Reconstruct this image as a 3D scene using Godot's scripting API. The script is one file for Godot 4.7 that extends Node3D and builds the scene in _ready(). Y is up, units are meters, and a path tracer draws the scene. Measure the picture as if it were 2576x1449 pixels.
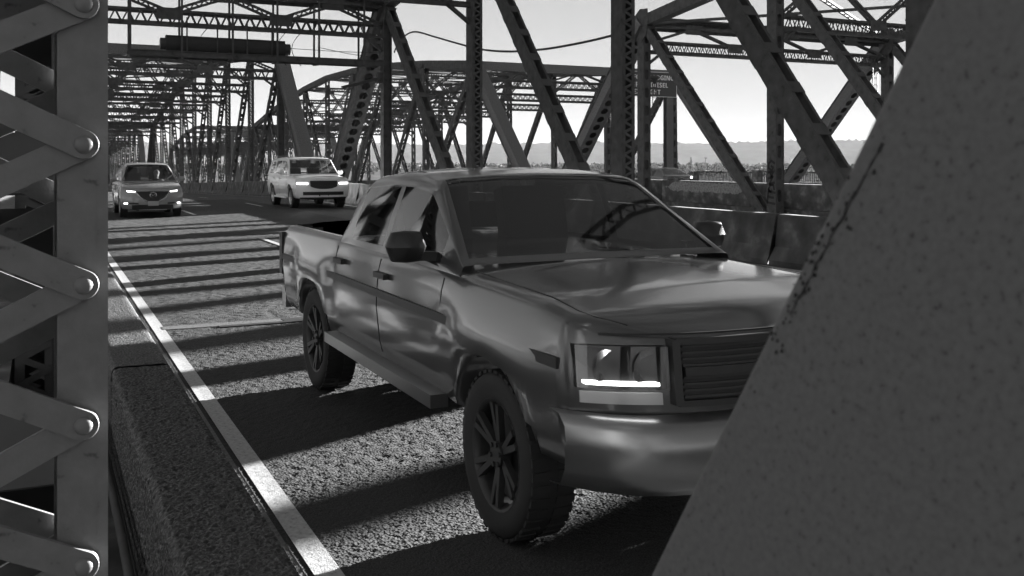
extends Node3D
# A steel through-truss road bridge seen from its footway, with a twin bridge alongside.
# x runs across the road, y up, z = -d where d is the distance along the road away from the camera.

const F := 2450.0 / 2576.0          # focal length in picture widths
const CAM_Y := 1.74
const PANEL := 8.64
const GRADE := -0.023

var M := {}
var used := {}
var rng := RandomNumberGenerator.new()

# ------------------------------------------------------------------ mesh helper
class MB:
	var v := PackedVector3Array()
	var n := PackedVector3Array()
	var ix := PackedInt32Array()
	static var bv := PackedVector3Array()
	static var bn := PackedVector3Array()
	static var bi := PackedInt32Array()
	static func prep() -> void:
		if bv.size() > 0:
			return
		for f in [[Vector3.RIGHT, Vector3.UP], [Vector3.LEFT, Vector3.UP], [Vector3.UP, Vector3.BACK], [Vector3.DOWN, Vector3.BACK], [Vector3.BACK, Vector3.UP], [Vector3.FORWARD, Vector3.UP]]:
			var nn: Vector3 = f[0]
			var u: Vector3 = f[1]
			var w: Vector3 = u.cross(nn)
			var b := bv.size()
			bv.append_array(PackedVector3Array([(nn - u - w) * 0.5, (nn - u + w) * 0.5, (nn + u + w) * 0.5, (nn + u - w) * 0.5]))
			for k in 4:
				bn.append(nn)
			bi.append_array(PackedInt32Array([b, b + 2, b + 1, b, b + 3, b + 2]))
	func box(t: Transform3D, s: Vector3) -> void:
		prep()
		var b := v.size()
		v.append_array((t * Transform3D(Basis.from_scale(s), Vector3.ZERO)) * bv)
		n.append_array(Transform3D(t.basis, Vector3.ZERO) * bn)
		for i in bi:
			ix.append(b + i)
	func bar(a: Vector3, b: Vector3, side: Vector3, w: float, h: float) -> void:
		var z := (b - a).normalized()
		var x := (side - z * side.dot(z)).normalized()
		box(Transform3D(Basis(x, z.cross(x), z), (a + b) * 0.5), Vector3(w, h, a.distance_to(b)))
	func quad(a: Vector3, b: Vector3, c: Vector3, d: Vector3) -> void:
		var nn := (b - a).cross(c - a)
		if nn.length_squared() < 1e-16:
			nn = (c - a).cross(d - a)
		nn = nn.normalized()
		quadn(a, b, c, d, nn, nn, nn, nn)
	func quadn(a: Vector3, b: Vector3, c: Vector3, d: Vector3, na: Vector3, nb: Vector3, nc: Vector3, nd: Vector3) -> void:
		var k := v.size()
		v.append_array(PackedVector3Array([a, b, c, d]))
		n.append_array(PackedVector3Array([na, nb, nc, nd]))
		if ((c - a).cross(d - b)).dot(na + nb + nc + nd) >= 0.0:
			ix.append_array(PackedInt32Array([k, k + 2, k + 1, k, k + 3, k + 2]))
		else:
			ix.append_array(PackedInt32Array([k, k + 1, k + 2, k, k + 2, k + 3]))
	func tri(a: Vector3, b: Vector3, c: Vector3) -> void:
		var nn := (b - a).cross(c - a).normalized()
		var k := v.size()
		v.append_array(PackedVector3Array([a, b, c]))
		n.append_array(PackedVector3Array([nn, nn, nn]))
		ix.append_array(PackedInt32Array([k, k + 2, k + 1]))
	func tube(path: PackedVector3Array, r: float, seg := 8) -> void:
		var rings := []
		for i in path.size():
			var d := (path[mini(i + 1, path.size() - 1)] - path[maxi(i - 1, 0)]).normalized()
			var s := d.cross(Vector3.UP if absf(d.y) < 0.9 else Vector3.RIGHT).normalized()
			var u := s.cross(d)
			var ring := PackedVector3Array()
			var rn := PackedVector3Array()
			for k in seg + 1:
				var a := TAU * k / seg
				rn.append(s * cos(a) + u * sin(a))
				ring.append(path[i] + rn[k] * r)
			rings.append([ring, rn])
		for i in path.size() - 1:
			for k in seg:
				var p: Array = rings[i]
				var q: Array = rings[i + 1]
				quadn(p[0][k], p[0][k + 1], q[0][k + 1], q[0][k], p[1][k], p[1][k + 1], q[1][k + 1], q[1][k])
		for e in [[0, -1], [path.size() - 1, 1]]:
			var ring: PackedVector3Array = rings[e[0]][0]
			for k in seg:
				if e[1] < 0:
					tri(path[e[0]], ring[k + 1], ring[k])
				else:
					tri(path[e[0]], ring[k], ring[k + 1])
	# grid of points with smooth normals, pushed away from "inside" points when given
	func grid(rows: Array, inside := Vector3.INF) -> void:
		var gn := MB.grid_normals(rows, inside)
		for i in rows.size() - 1:
			for j in rows[0].size() - 1:
				quadn(rows[i][j], rows[i][j + 1], rows[i + 1][j + 1], rows[i + 1][j], gn[i][j], gn[i][j + 1], gn[i + 1][j + 1], gn[i + 1][j])
	static func grid_normals(rows: Array, inside := Vector3.INF) -> Array:
		var out := []
		var nr := rows.size()
		var nc: int = rows[0].size()
		for i in nr:
			var line := PackedVector3Array()
			var r0: PackedVector3Array = rows[maxi(i - 1, 0)]
			var r1: PackedVector3Array = rows[mini(i + 1, nr - 1)]
			var r: PackedVector3Array = rows[i]
			for j in nc:
				var nn := (r[mini(j + 1, nc - 1)] - r[maxi(j - 1, 0)]).cross(r1[j] - r0[j])
				if nn.length_squared() < 1e-18:
					nn = Vector3.UP
				nn = nn.normalized()
				if inside != Vector3.INF and nn.dot(r[j] - Vector3(inside.x, inside.y, r[j].z if inside.z > 1e8 else inside.z)) < 0.0:
					nn = -nn
				line.append(nn)
			out.append(line)
		return out
	func mesh(mat: Material) -> ArrayMesh:
		var a := []
		a.resize(Mesh.ARRAY_MAX)
		a[Mesh.ARRAY_VERTEX] = v
		a[Mesh.ARRAY_NORMAL] = n
		a[Mesh.ARRAY_INDEX] = ix
		var m := ArrayMesh.new()
		m.add_surface_from_arrays(Mesh.PRIMITIVE_TRIANGLES, a)
		m.surface_set_material(0, mat)
		return m

# ------------------------------------------------------------------ scene-tree helpers
func numbered(called: String) -> String:
	if not used.has(called):
		used[called] = 0
		return called
	used[called] += 1
	return "%s_%03d" % [called, used[called]]

func thing(called: String, label: String, category: String, at := Vector3.ZERO, group := "") -> Node3D:
	var o := Node3D.new()
	o.name = numbered(called)
	add_child(o)
	o.position = at
	tag(o, label, category, group)
	return o

func tag(o: Node, label: String, category: String, group := "") -> void:
	o.set_meta("label", label)
	o.set_meta("category", category)
	if group:
		o.set_meta("group", group)

func obj(called: String, m: Mesh, parent: Node = self) -> MeshInstance3D:
	var o := MeshInstance3D.new()
	o.mesh = m
	o.name = numbered(called) if parent == self else called
	parent.add_child(o, true)
	return o

func part(called: String, mb: MB, mat: Material, parent: Node = self) -> MeshInstance3D:
	return obj(called, mb.mesh(mat), parent)

func struct(called: String, mb: MB, mat: Material, label: String) -> MeshInstance3D:
	var o := part(called, mb, mat)
	o.set_meta("kind", "structure")
	o.set_meta("label", label)
	return o

func stuff(o: Node) -> Node:
	o.set_meta("kind", "stuff")
	return o

func W(x: float, y: float, d: float) -> Vector3:
	return Vector3(x, y, -d)

func road_y(d: float) -> float:
	return GRADE * maxf(0.0, d - 45.2)

# ------------------------------------------------------------------ materials
func g(lin: float) -> Color:
	return Color(lin, lin, lin).linear_to_srgb()

func noise_tex(seed_: int, freq: float, stops: Array, size := 512, kind := FastNoiseLite.TYPE_SIMPLEX_SMOOTH, oct := 4) -> NoiseTexture2D:
	var nz := FastNoiseLite.new()
	nz.seed = seed_
	nz.noise_type = kind
	nz.frequency = freq
	nz.fractal_octaves = oct
	var t := NoiseTexture2D.new()
	t.width = size
	t.height = size
	t.seamless = true
	t.noise = nz
	if stops.size() > 0:
		var gr := Gradient.new()
		var offs := PackedFloat32Array()
		var cols := PackedColorArray()
		for s in stops:
			offs.append(s[0])
			cols.append(g(s[1]))
		gr.offsets = offs
		gr.colors = cols
		t.color_ramp = gr
	return t

func plain(lin: float, rough: float, metallic := 0.0) -> StandardMaterial3D:
	var m := StandardMaterial3D.new()
	m.albedo_color = g(lin)
	m.roughness = rough
	m.metallic = metallic
	return m

func textured(tex: Texture2D, metres: float, rough: float, bump: Texture2D = null, bump_cm := 0.0) -> StandardMaterial3D:
	var m := StandardMaterial3D.new()
	m.albedo_texture = tex
	m.roughness = rough
	m.uv1_triplanar = true
	m.uv1_world_triplanar = true
	m.uv1_scale = Vector3.ONE / metres
	if bump:
		m.heightmap_enabled = true
		m.heightmap_texture = bump
		m.heightmap_scale = bump_cm
	return m

func make_materials() -> void:
	M.steel = textured(noise_tex(3, 0.012, [[0.0, 0.04], [0.3, 0.078], [0.6, 0.09], [0.85, 0.102], [1.0, 0.125]]), 2.2, 0.75)
	M.steel.metallic_specular = 0.12
	M.steel_near = textured(noise_tex(4, 0.018, [[0.0, 0.05], [0.16, 0.13], [0.22, 0.17], [0.55, 0.185], [0.9, 0.2], [1.0, 0.22]]), 0.5, 0.5, noise_tex(5, 0.05, [], 512), 0.04)
	M.plate = textured(noise_tex(6, 0.045, [[0.0, 0.045], [0.14, 0.07], [0.24, 0.125], [0.5, 0.135], [0.8, 0.145], [1.0, 0.16]], 1024, FastNoiseLite.TYPE_SIMPLEX_SMOOTH, 5), 0.24, 0.75, noise_tex(7, 0.04, [], 512), 0.05)
	M.steel_old = textured(noise_tex(8, 0.05, [[0.0, 0.05], [0.35, 0.085], [0.55, 0.125], [1.0, 0.16]]), 1.6, 0.65)
	M.steel_dark = plain(0.035, 0.6)
	M.black = plain(0.012, 0.5)
	M.rubber = plain(0.018, 0.8)
	M.crack = plain(0.02, 0.9)
	M.asphalt = textured(noise_tex(11, 0.2, [[0.0, 0.016], [0.4, 0.038], [0.65, 0.07], [1.0, 0.17]], 1024, FastNoiseLite.TYPE_SIMPLEX_SMOOTH, 2), 1.9, 0.42, noise_tex(12, 0.12, [], 1024, FastNoiseLite.TYPE_CELLULAR, 1), 0.35)
	M.asphalt.roughness = 0.72
	M.asphalt.metallic_specular = 0.3
	M.asphalt_far = textured(noise_tex(13, 0.12, [[0.0, 0.016], [0.4, 0.038], [0.65, 0.07], [1.0, 0.17]], 1024), 3.0, 0.75, noise_tex(14, 0.25, [], 1024, FastNoiseLite.TYPE_SIMPLEX_SMOOTH, 2), 0.9)
	M.gutter = textured(noise_tex(15, 0.03, [[0.0, 0.05], [0.45, 0.12], [1.0, 0.2]]), 0.6, 0.55, noise_tex(16, 0.1, [], 512), 0.15)
	M.paint_line = textured(noise_tex(17, 0.02, [[0.0, 0.12], [0.25, 0.38], [0.6, 0.46], [1.0, 0.55]]), 0.35, 0.5, noise_tex(18, 0.05, [], 512), 0.1)
	M.curb = textured(noise_tex(19, 0.05, [[0.0, 0.01], [0.38, 0.02], [0.48, 0.05], [0.62, 0.08], [0.75, 0.14], [1.0, 0.28]], 1024, FastNoiseLite.TYPE_SIMPLEX_SMOOTH, 3), 1.3, 0.6, noise_tex(20, 0.05, [], 1024), 1.0)
	M.concrete = textured(noise_tex(21, 0.012, [[0.0, 0.03], [0.4, 0.06], [0.62, 0.085], [0.78, 0.14], [1.0, 0.24]], 512, FastNoiseLite.TYPE_SIMPLEX_SMOOTH, 5), 4.0, 0.85, noise_tex(22, 0.05, [], 512), 0.3)
	M.mortar = textured(noise_tex(23, 0.03, [[0.0, 0.09], [0.4, 0.19], [1.0, 0.3]]), 2.0, 0.85, noise_tex(24, 0.05, [], 512), 0.4)
	M.hill = textured(noise_tex(27, 0.02, [[0.0, 0.02], [0.5, 0.035], [1.0, 0.06]]), 900.0, 0.95)
	M.land = textured(noise_tex(28, 0.02, [[0.0, 0.05], [0.5, 0.09], [1.0, 0.14]]), 400.0, 0.95)
	M.hill.metallic_specular = 0.0
	M.land.metallic_specular = 0.0
	M.leaf = plain(0.035, 0.9)
	M.bark = plain(0.05, 0.9)
	M.water = plain(0.03, 0.12)
	M.sign = plain(0.03, 0.45)
	M.white = plain(0.75, 0.5)
	M.graffiti = plain(0.008, 0.7)
	M.chrome = plain(0.6, 0.18, 1.0)
	M.alloy = plain(0.45, 0.3, 0.9)
	M.alloy_dark = plain(0.05, 0.5, 0.5)
	M.bumper = plain(0.3, 0.3, 0.9)
	M.trim = plain(0.02, 0.45)
	M.seat = plain(0.03, 0.8)
	M.skin = plain(0.42, 0.6)
	M.shirt = plain(0.05, 0.85)
	M.hair = plain(0.45, 0.8)
	M.glass = StandardMaterial3D.new()
	M.glass.transparency = BaseMaterial3D.TRANSPARENCY_ALPHA
	M.glass.albedo_color = Color(0.05, 0.05, 0.05, 0.6)
	M.glass.roughness = 0.03
	M.glass.metallic_specular = 0.6
	for a in [["paint_truck", 0.045, 0.3], ["paint_gray", 0.24, 0.25], ["paint_white", 0.72, 0.3], ["paint_dark", 0.03, 0.25]]:
		var m := plain(a[1], a[2], 0.0)
		m.clearcoat_enabled = true
		m.clearcoat = 1.0
		m.clearcoat_roughness = 0.1 if a[0] == "paint_truck" else 0.08
		M[a[0]] = m
	M.lamp = plain(0.9, 0.2)
	M.lamp.emission_enabled = true
	M.lamp.emission = Color(1, 1, 1)
	M.lamp.emission_energy_multiplier = 1.1
	M.lamp_off = plain(0.35, 0.12)

# ------------------------------------------------------------------ truss pieces
# A member lies in a plane x = const. Frame: x across the bridge, z along the member, y in the plane of the truss.
func frame(a: Vector3, b: Vector3) -> Transform3D:
	var z := (b - a).normalized()
	var x := Vector3.RIGHT
	return Transform3D(Basis(x, z.cross(x).normalized(), z), a)

func channels(mb: MB, t: Transform3D, L: float, w: float, depth: float, fl := 0.085) -> void:
	for s in [-1.0, 1.0]:
		mb.box(t * Transform3D(Basis(), Vector3(s * (w * 0.5 - 0.009), 0, L * 0.5)), Vector3(0.018, depth, L))
		for e in [-1.0, 1.0]:
			mb.box(t * Transform3D(Basis(), Vector3(s * (w * 0.5 - 0.018 - (fl - 0.018) * 0.5), e * (depth * 0.5 - 0.0075), L * 0.5)), Vector3(fl - 0.018, 0.015, L - 0.004))

func lacing(t: Transform3D, L: float, w: float, depth: float, face: float, pitch := 0.2536, from := 0.0, to := 1e9) -> Array:
	var out := []
	var k := 0
	var z := 0.15
	var half := w * 0.5 - 0.042
	while z + pitch * 0.5 < L - 0.1:
		if z >= from and z <= to:
			var s := 1.0 if k % 2 == 0 else -1.0
			var lift := depth * 0.5 + 0.006 + (0.003 if k % 2 == 0 else 0.0)
			var a := t * Vector3(-half * s, face * lift, z)
			var b := t * Vector3(half * s, face * lift, z + pitch * 0.5)
			out.append([a, b, t.basis.y])
		z += pitch * 0.5
		k += 1
	return out

func bars_into(mb: MB, list: Array, w := 0.06, h := 0.011) -> void:
	for e in list:
		var d: Vector3 = (e[1] - e[0]).normalized()
		mb.bar(e[0] - d * 0.03, e[1] + d * 0.03, e[2].cross(d), w, h)

func bars_nodes(parent: Node, called: String, mesh_: Mesh, list: Array) -> void:
	for e in list:
		var z: Vector3 = (e[1] - e[0]).normalized()
		var y: Vector3 = e[2]
		var o := obj(called, mesh_, parent)
		o.transform = Transform3D(Basis(y.cross(z).normalized(), y, z), (e[0] + e[1]) * 0.5)

func battens(L: float, pitch: float) -> Array:
	var out := []
	var cnt := int(floor((L - 1.2) / pitch)) + 1
	var z0 := (L - (cnt - 1) * pitch) * 0.5
	for k in cnt:
		out.append(z0 + k * pitch)
	return out

func perforated(mb: MB, t: Transform3D, L: float, w: float, off: float, pitch: float, hw: float, hl: float, hexagon: bool) -> void:
	var cnt := int(floor(L / pitch))
	var z0 := (L - cnt * pitch) * 0.5
	var th := 0.012 * signf(off)
	if z0 > 0.01:
		for e in [[0.0, z0], [L - z0, L]]:
			mb.box(t * Transform3D(Basis(), Vector3(0, off, (e[0] + e[1]) * 0.5)), Vector3(w, 0.012, e[1] - e[0]))
	var hx := w * 0.5
	var hz := pitch * 0.5
	var ca := atan2(hz, hx)
	var ang := []
	for k in 12:
		ang.append(TAU * k / 12.0)
	for k in [ca, PI - ca, PI + ca, TAU - ca]:
		ang.append(k)
	ang.sort()
	var inner := []
	var outer := []
	for a in ang:
		var c := cos(a)
		var s := sin(a)
		var k := 1.0 / maxf(absf(c) / hx, absf(s) / hz)
		outer.append(Vector2(c * k, s * k))
		if hexagon:
			var q := fposmod(a, PI / 3.0) - PI / 6.0
			var r := 0.866 / cos(q)
			inner.append(Vector2(c * r * hw, s * r * hl))
		else:
			var rr := 1.0 / maxf(absf(c) / hw, 1e-5)
			var p := Vector2(c, s) * rr
			var straight := hl - hw
			if absf(p.y) > straight:
				# on the round end
				var b := absf(s) * straight
				var disc := sqrt(maxf(0.0, b * b - straight * straight + hw * hw))
				p = Vector2(c, s) * (b + disc)
			inner.append(p)
	for k in cnt:
		var zc := z0 + (k + 0.5) * pitch
		for i in ang.size():
			var j := (i + 1) % ang.size()
			var pts := []
			for e in [[outer[i], 0.0], [outer[j], 0.0], [inner[j], 0.0], [inner[i], 0.0], [inner[i], th], [inner[j], th]]:
				pts.append(t * Vector3(e[0].x, off - e[1], zc + e[0].y))
			mb.quad(pts[0], pts[1], pts[2], pts[3])
			mb.quad(pts[3], pts[2], pts[5], pts[4])

func rivet_rows(mb: MB, t: Transform3D, L: float, x: float, ys: Array, pitch: float) -> void:
	# domed heads on the outer faces of a web, x = the face, pointing along sign(x)
	var r := 0.019
	var z := 0.1
	var sx := signf(x)
	while z < L - 0.1:
		for y in ys:
			var c := t * Vector3(x + sx * 0.013, y, z)
			for k in 5:
				var a := TAU * k / 5.0
				var b := TAU * (k + 1) / 5.0
				mb.tri(c, t * Vector3(x, y + cos(a) * r, z + sin(a) * r), t * Vector3(x, y + cos(b) * r, z + sin(b) * r))
		z += pitch

func lattice_strut(mb: MB, a: Vector3, b: Vector3, depth: float, thick: float, pitch := 0.42) -> void:
	# two chords one above the other with flat zigzag bars between them, on two faces
	var up := Vector3.UP
	var dir := (b - a).normalized()
	var side := dir.cross(up).normalized()
	for s in [-1.0, 1.0]:
		var o: Vector3 = up * s * (depth * 0.5 - 0.05)
		mb.bar(a + o, b + o, side, thick, 0.1)
		mb.bar(a + o * 0.82, b + o * 0.82, side, 0.02, 0.16)
	var L := a.distance_to(b)
	var k := 0
	var z := 0.3
	while z < L - 0.3 - pitch * 0.5:
		var s := 1.0 if k % 2 == 0 else -1.0
		for f in [-1.0, 1.0]:
			var p0: Vector3 = a + dir * z - up * s * (depth * 0.5 - 0.08) + side * f * thick * 0.4
			var p1: Vector3 = a + dir * (z + pitch * 0.5) + up * s * (depth * 0.5 - 0.08) + side * f * thick * 0.4
			mb.bar(p0, p1, up, 0.05, 0.012)
		z += pitch * 0.5
		k += 1

func lattice_flat(mb: MB, a: Vector3, b: Vector3, width: float, pitch := 0.5) -> void:
	# brace whose lacing lies in its own plane (side by side angles)
	var dir := (b - a).normalized()
	var side := dir.cross(Vector3(0.02, 1, 0.03)).normalized()
	if absf(dir.y) > 0.3:
		side = dir.cross(Vector3.FORWARD).normalized()
	for s in [-1.0, 1.0]:
		mb.bar(a + side * s * width * 0.5, b + side * s * width * 0.5, side, 0.09, 0.1)
	var L := a.distance_to(b)
	var z := 0.4
	var k := 0
	while z < L - 0.4 - pitch * 0.5:
		var s := 1.0 if k % 2 == 0 else -1.0
		mb.bar(a + dir * z - side * s * width * 0.46, a + dir * (z + pitch * 0.5) + side * s * width * 0.46, side, 0.05, 0.012)
		z += pitch * 0.5
		k += 1

func gusset(parent: Node, c: Vector3, faces: Array, outline: Array, mat: Material) -> void:
	# a riveted plate in the truss plane on each given face x
	for x in faces:
		var mb := MB.new()
		for s in [-1.0, 1.0]:
			for i in outline.size():
				var p: Vector2 = outline[i]
				var q: Vector2 = outline[(i + 1) % outline.size()]
				var o := Vector3(x + s * 0.008, c.y, c.z)
				if s > 0:
					mb.tri(o, o + Vector3(0, p.y, p.x), o + Vector3(0, q.y, q.x))
					mb.quad(Vector3(x - 0.008, c.y + p.y, c.z + p.x), Vector3(x + 0.008, c.y + p.y, c.z + p.x), Vector3(x + 0.008, c.y + q.y, c.z + q.x), Vector3(x - 0.008, c.y + q.y, c.z + q.x))
				else:
					mb.tri(o, o + Vector3(0, q.y, q.x), o + Vector3(0, p.y, p.x))
		var o2 := part("gusset_plate", mb, mat, parent)
		# rivet field
		var rv := MB.new()
		var poly := PackedVector2Array(outline)
		for i in range(-12, 13):
			for j in range(-12, 13):
				var p := Vector2(i * 0.085 + (0.0425 if j % 2 == 0 else 0.0), j * 0.085)
				if Geometry2D.is_point_in_polygon(p * 1.09, poly) and (absi(i) % 4 != 0):
					var xx: float = x - 0.008
					var cc := Vector3(xx - 0.014, c.y + p.y, c.z + p.x)
					for k in 5:
						var a := TAU * k / 5.0
						var b := TAU * (k + 1) / 5.0
						rv.tri(cc, Vector3(xx, c.y + p.y + sin(a) * 0.019, c.z + p.x + cos(a) * 0.019), Vector3(xx, c.y + p.y + sin(b) * 0.019, c.z + p.x + cos(b) * 0.019))
		if rv.v.size() > 0:
			stuff(part("rivets", rv, mat, o2))

const TOPS := [-0.8, 7.95, 8.95, 9.75, 10.3, 10.55, 10.3, 9.75, 8.95, 7.95, -0.8]
const FOOT := -0.8

# One span of ten panels, local z = 0 at its nearer foot, going to -86.4. xs: centre planes of the two trusses.
func build_span(root: Node3D, xs: Array, wide: float, perf: bool, detail: int, near_open: bool) -> void:
	var mat: Material = M.steel
	var bar_mesh := MB.new()
	bar_mesh.box(Transform3D(), Vector3(0.06, 0.011, sqrt(pow(wide - 0.084, 2) + pow(0.1268, 2)) + 0.06))
	var bar_m := bar_mesh.mesh(mat)
	var depth := 0.5 if detail > 0 else 0.4
	var dd := 0.44
	for ti in 2:
		var cx: float = xs[ti]
		var P := func(j: int, top: bool) -> Vector3:
			return Vector3(cx, TOPS[j] if top else FOOT, -PANEL * j)
		var key: bool = (detail == 1 and ti == 1) or (detail == 2 and ti == 0)
		var skip: bool = near_open and ti == 0
		# chords
		for j in range(1, 9):
			var mb := MB.new()
			var a: Vector3 = P.call(j, true)
			var b: Vector3 = P.call(j + 1, true)
			var t := frame(a, b)
			var L := a.distance_to(b)
			for s in [-1.0, 1.0]:
				mb.box(t * Transform3D(Basis(), Vector3(s * (wide * 0.5 - 0.01), 0, L * 0.5)), Vector3(0.02, 0.5, L))
			mb.box(t * Transform3D(Basis(), Vector3(0, 0.26, L * 0.5)), Vector3(wide + 0.1, 0.018, L))
			for f in [[-1.0, 0.0]]:
				bars_into(mb, lacing(t, L, wide, 0.5, f[0], 0.5))
			part("top_chord", mb, mat, root)
		for j in 10:
			var mb := MB.new()
			var a: Vector3 = P.call(j, false)
			var b: Vector3 = P.call(j + 1, false)
			channels(mb, frame(a, b), PANEL, wide, 0.5)
			part("bottom_chord", mb, mat, root)
		# end posts
		for e in [[0, 1], [10, 9]]:
			var a: Vector3 = P.call(e[0], false)
			var b: Vector3 = P.call(e[1], true)
			var t := frame(a, b)
			var L := a.distance_to(b)
			var mb := MB.new()
			var up := 1.0 if t.basis.y.y > 0.0 else -1.0
			var ew := wide + 0.22
			for s in [-1.0, 1.0]:
				mb.box(t * Transform3D(Basis(), Vector3(s * (ew * 0.5 - 0.011), 0, L * 0.5)), Vector3(0.022, 0.62, L))
				mb.box(t * Transform3D(Basis(), Vector3(s * (ew * 0.5 + 0.04), -up * 0.3, L * 0.5)), Vector3(0.08, 0.018, L))
			mb.box(t * Transform3D(Basis(), Vector3(0, up * 0.325, L * 0.5)), Vector3(ew + 0.12, 0.02, L))
			perforated(mb, t, L, ew - 0.044, -up * 0.3, 0.52, 0.2, 0.21, true)
			var o := part("end_post", mb, M.steel_old if perf or e[0] == 0 else mat, root)
			if detail > 0:
				var rv := MB.new()
				rivet_rows(rv, t, L, -ew * 0.5, [-0.27, 0.27], 0.11)
				stuff(part("rivets", rv, mat, o))
		# posts
		for j in range(1, 10):
			if skip and j == 5:
				continue
			if skip and j < 4:
				continue
			var a: Vector3 = P.call(j, false)
			var b: Vector3 = P.call(j, true)
			var t := frame(a, b)
			var L := a.distance_to(b)
			var mb := MB.new()
			if perf:
				for s in [-1.0, 1.0]:
					mb.box(t * Transform3D(Basis(), Vector3(s * (wide * 0.5 - 0.009), 0, L * 0.5)), Vector3(0.018, depth, L))
					perforated(mb, t, L, wide - 0.04, s * (depth * 0.5 - 0.03), 0.8, 0.1, 0.23, false)
				part("vertical_post", mb, mat, root)
			elif j == 1 or j == 9:
				for s in [-1.0, 1.0]:
					mb.box(t * Transform3D(Basis(), Vector3(s * (wide * 0.5 - 0.009), 0, L * 0.5)), Vector3(0.018, 0.4, L))
				mb.box(t * Transform3D(Basis(), Vector3(0, 0, L * 0.5)), Vector3(wide - 0.036, 0.02, L))
				part("vertical_post", mb, mat, root)
			else:
				channels(mb, t, L, wide, depth)
				var o := part("vertical_post", mb, mat, root)
				var rest := MB.new()
				if key and j >= 6 and j <= 8:
					bars_nodes(o, "lacing_bar", bar_m, lacing(t, L, wide, depth, -1.0, 0.2536, 1.4, 9.2))
					bars_into(rest, lacing(t, L, wide, depth, -1.0, 0.2536, 0.0, 1.4))
					bars_into(rest, lacing(t, L, wide, depth, -1.0, 0.2536, 9.2))
					bars_into(rest, lacing(t, L, wide, depth, 1.0))
				else:
					for f in [-1.0, 1.0]:
						bars_into(rest, lacing(t, L, wide, depth, f))
				stuff(part("lacing", rest, mat, o))
				if key:
					var rv := MB.new()
					rivet_rows(rv, t, L, -wide * 0.5, [-0.2, 0.2], 0.17)
					stuff(part("rivets", rv, mat, o))
		# diagonals, falling towards the middle of the span
		var list := []
		for j in range(1, 5):
			list.append([j, j + 1])
			list.append([10 - j, 9 - j])
		for e in list:
			if skip and e[0] < 5:
				continue
			var a: Vector3 = P.call(e[1], false)
			var b: Vector3 = P.call(e[0], true)
			var t := frame(a, b)
			var L := a.distance_to(b)
			var mb := MB.new()
			var ddw := dd if not perf else 0.4
			channels(mb, t, L, wide - 0.03, ddw, 0.062)
			var o := part("diagonal", mb, mat, root)
			var bl := 0.26 if not perf else 0.2
			var shared := MB.new()
			shared.box(Transform3D(), Vector3(wide - 0.02, 0.012, bl))
			var bmesh := shared.mesh(mat)
			var rest := MB.new()
			for z in battens(L, 1.0):
				for s in [-1.0, 1.0]:
					var bt := t * Transform3D(Basis(), Vector3(0, s * (ddw * 0.5 + 0.006), z))
					if key and e[0] >= 5:
						var q := obj("batten_plate", bmesh, o)
						q.transform = bt
					else:
						rest.box(bt, Vector3(wide - 0.02, 0.012, bl))
			if rest.v.size() > 0:
				stuff(part("battens", rest, mat, o))
			if key and e[0] >= 5:
				var rv := MB.new()
				rivet_rows(rv, t, L, -(wide - 0.03) * 0.5, [-0.16, 0.16], 0.19)
				stuff(part("rivets", rv, mat, o))
		# gussets at the hips and along the chord
		if detail > 0 and not skip:
			for j in range(5, 10):
				var shape := [Vector2(-0.55, 0.3), Vector2(-0.35, -0.55), Vector2(0.0, -0.75), Vector2(0.35, -0.7), Vector2(0.6, -0.3), Vector2(0.6, 0.3)]
				if j == 9:
					shape = [Vector2(-0.75, -0.35), Vector2(-0.42, -0.85), Vector2(0.1, -0.95), Vector2(0.5, -0.6), Vector2(0.65, 0.0), Vector2(0.6, 0.5), Vector2(0.0, 0.55), Vector2(-0.55, 0.2)]
				gusset(root, P.call(j, true), [cx - wide * 0.5 - 0.024], shape, mat)
	# bracing between the trusses
	var x0: float = xs[0] + wide * 0.5
	var x1: float = xs[1] - wide * 0.5
	var wd := x1 - x0
	for j in range(1, 10):
		var z := -PANEL * j
		var mb := MB.new()
		lattice_strut(mb, Vector3(x0, 6.83, z), Vector3(x1, 6.83, z), 0.6, 0.22)
		for e in [[x0, 0.9], [x1, -0.9]]:
			mb.bar(Vector3(e[0], 6.05, z), Vector3(e[0] + e[1], 6.7, z), Vector3(0, 0, 1), 0.16, 0.1)
		part("cross_strut", mb, mat, root)
		var tp := MB.new()
		var yt: float = TOPS[j]
		lattice_strut(tp, Vector3(x0, yt, z), Vector3(x1, yt, z), 0.45, 0.3, 0.5)
		part("top_strut", tp, mat, root)
		var xsn := [0.0, 1.0 / 6.0, 2.0 / 6.0, 3.0 / 6.0, 4.0 / 6.0, 5.0 / 6.0, 1.0]
		for k in 6:
			var low_first := k % 2 == 0
			var pa := Vector3(x0 + wd * xsn[k], 7.0 if low_first else yt - 0.2, z)
			var pb := Vector3(x0 + wd * xsn[k + 1], yt - 0.2 if low_first else 7.0, z)
			var br := MB.new()
			lattice_flat(br, pa, pb, 0.16, 0.36)
			part("sway_brace", br, mat, root)
		for k in range(1, 6):
			var yy := 6.98 if k % 2 == 0 else yt - 0.25
			var pl := MB.new()
			pl.box(Transform3D(Basis(), Vector3(x0 + wd * xsn[k], yy, z + 0.12)), Vector3(0.85, 0.42, 0.014))
			part("sway_gusset", pl, mat, root)
	for e in [1, 9]:
		var mb := MB.new()
		mb.box(Transform3D(Basis(), Vector3((x0 + x1) * 0.5, 7.85, -PANEL * e + (0.3 if e == 1 else -0.3))), Vector3(wd, 0.5, 0.02))
		mb.box(Transform3D(Basis(), Vector3((x0 + x1) * 0.5, 8.1, -PANEL * e)), Vector3(wd, 0.02, 0.6))
		part("portal_beam", mb, M.steel_old if e == 1 else mat, root)
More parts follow.
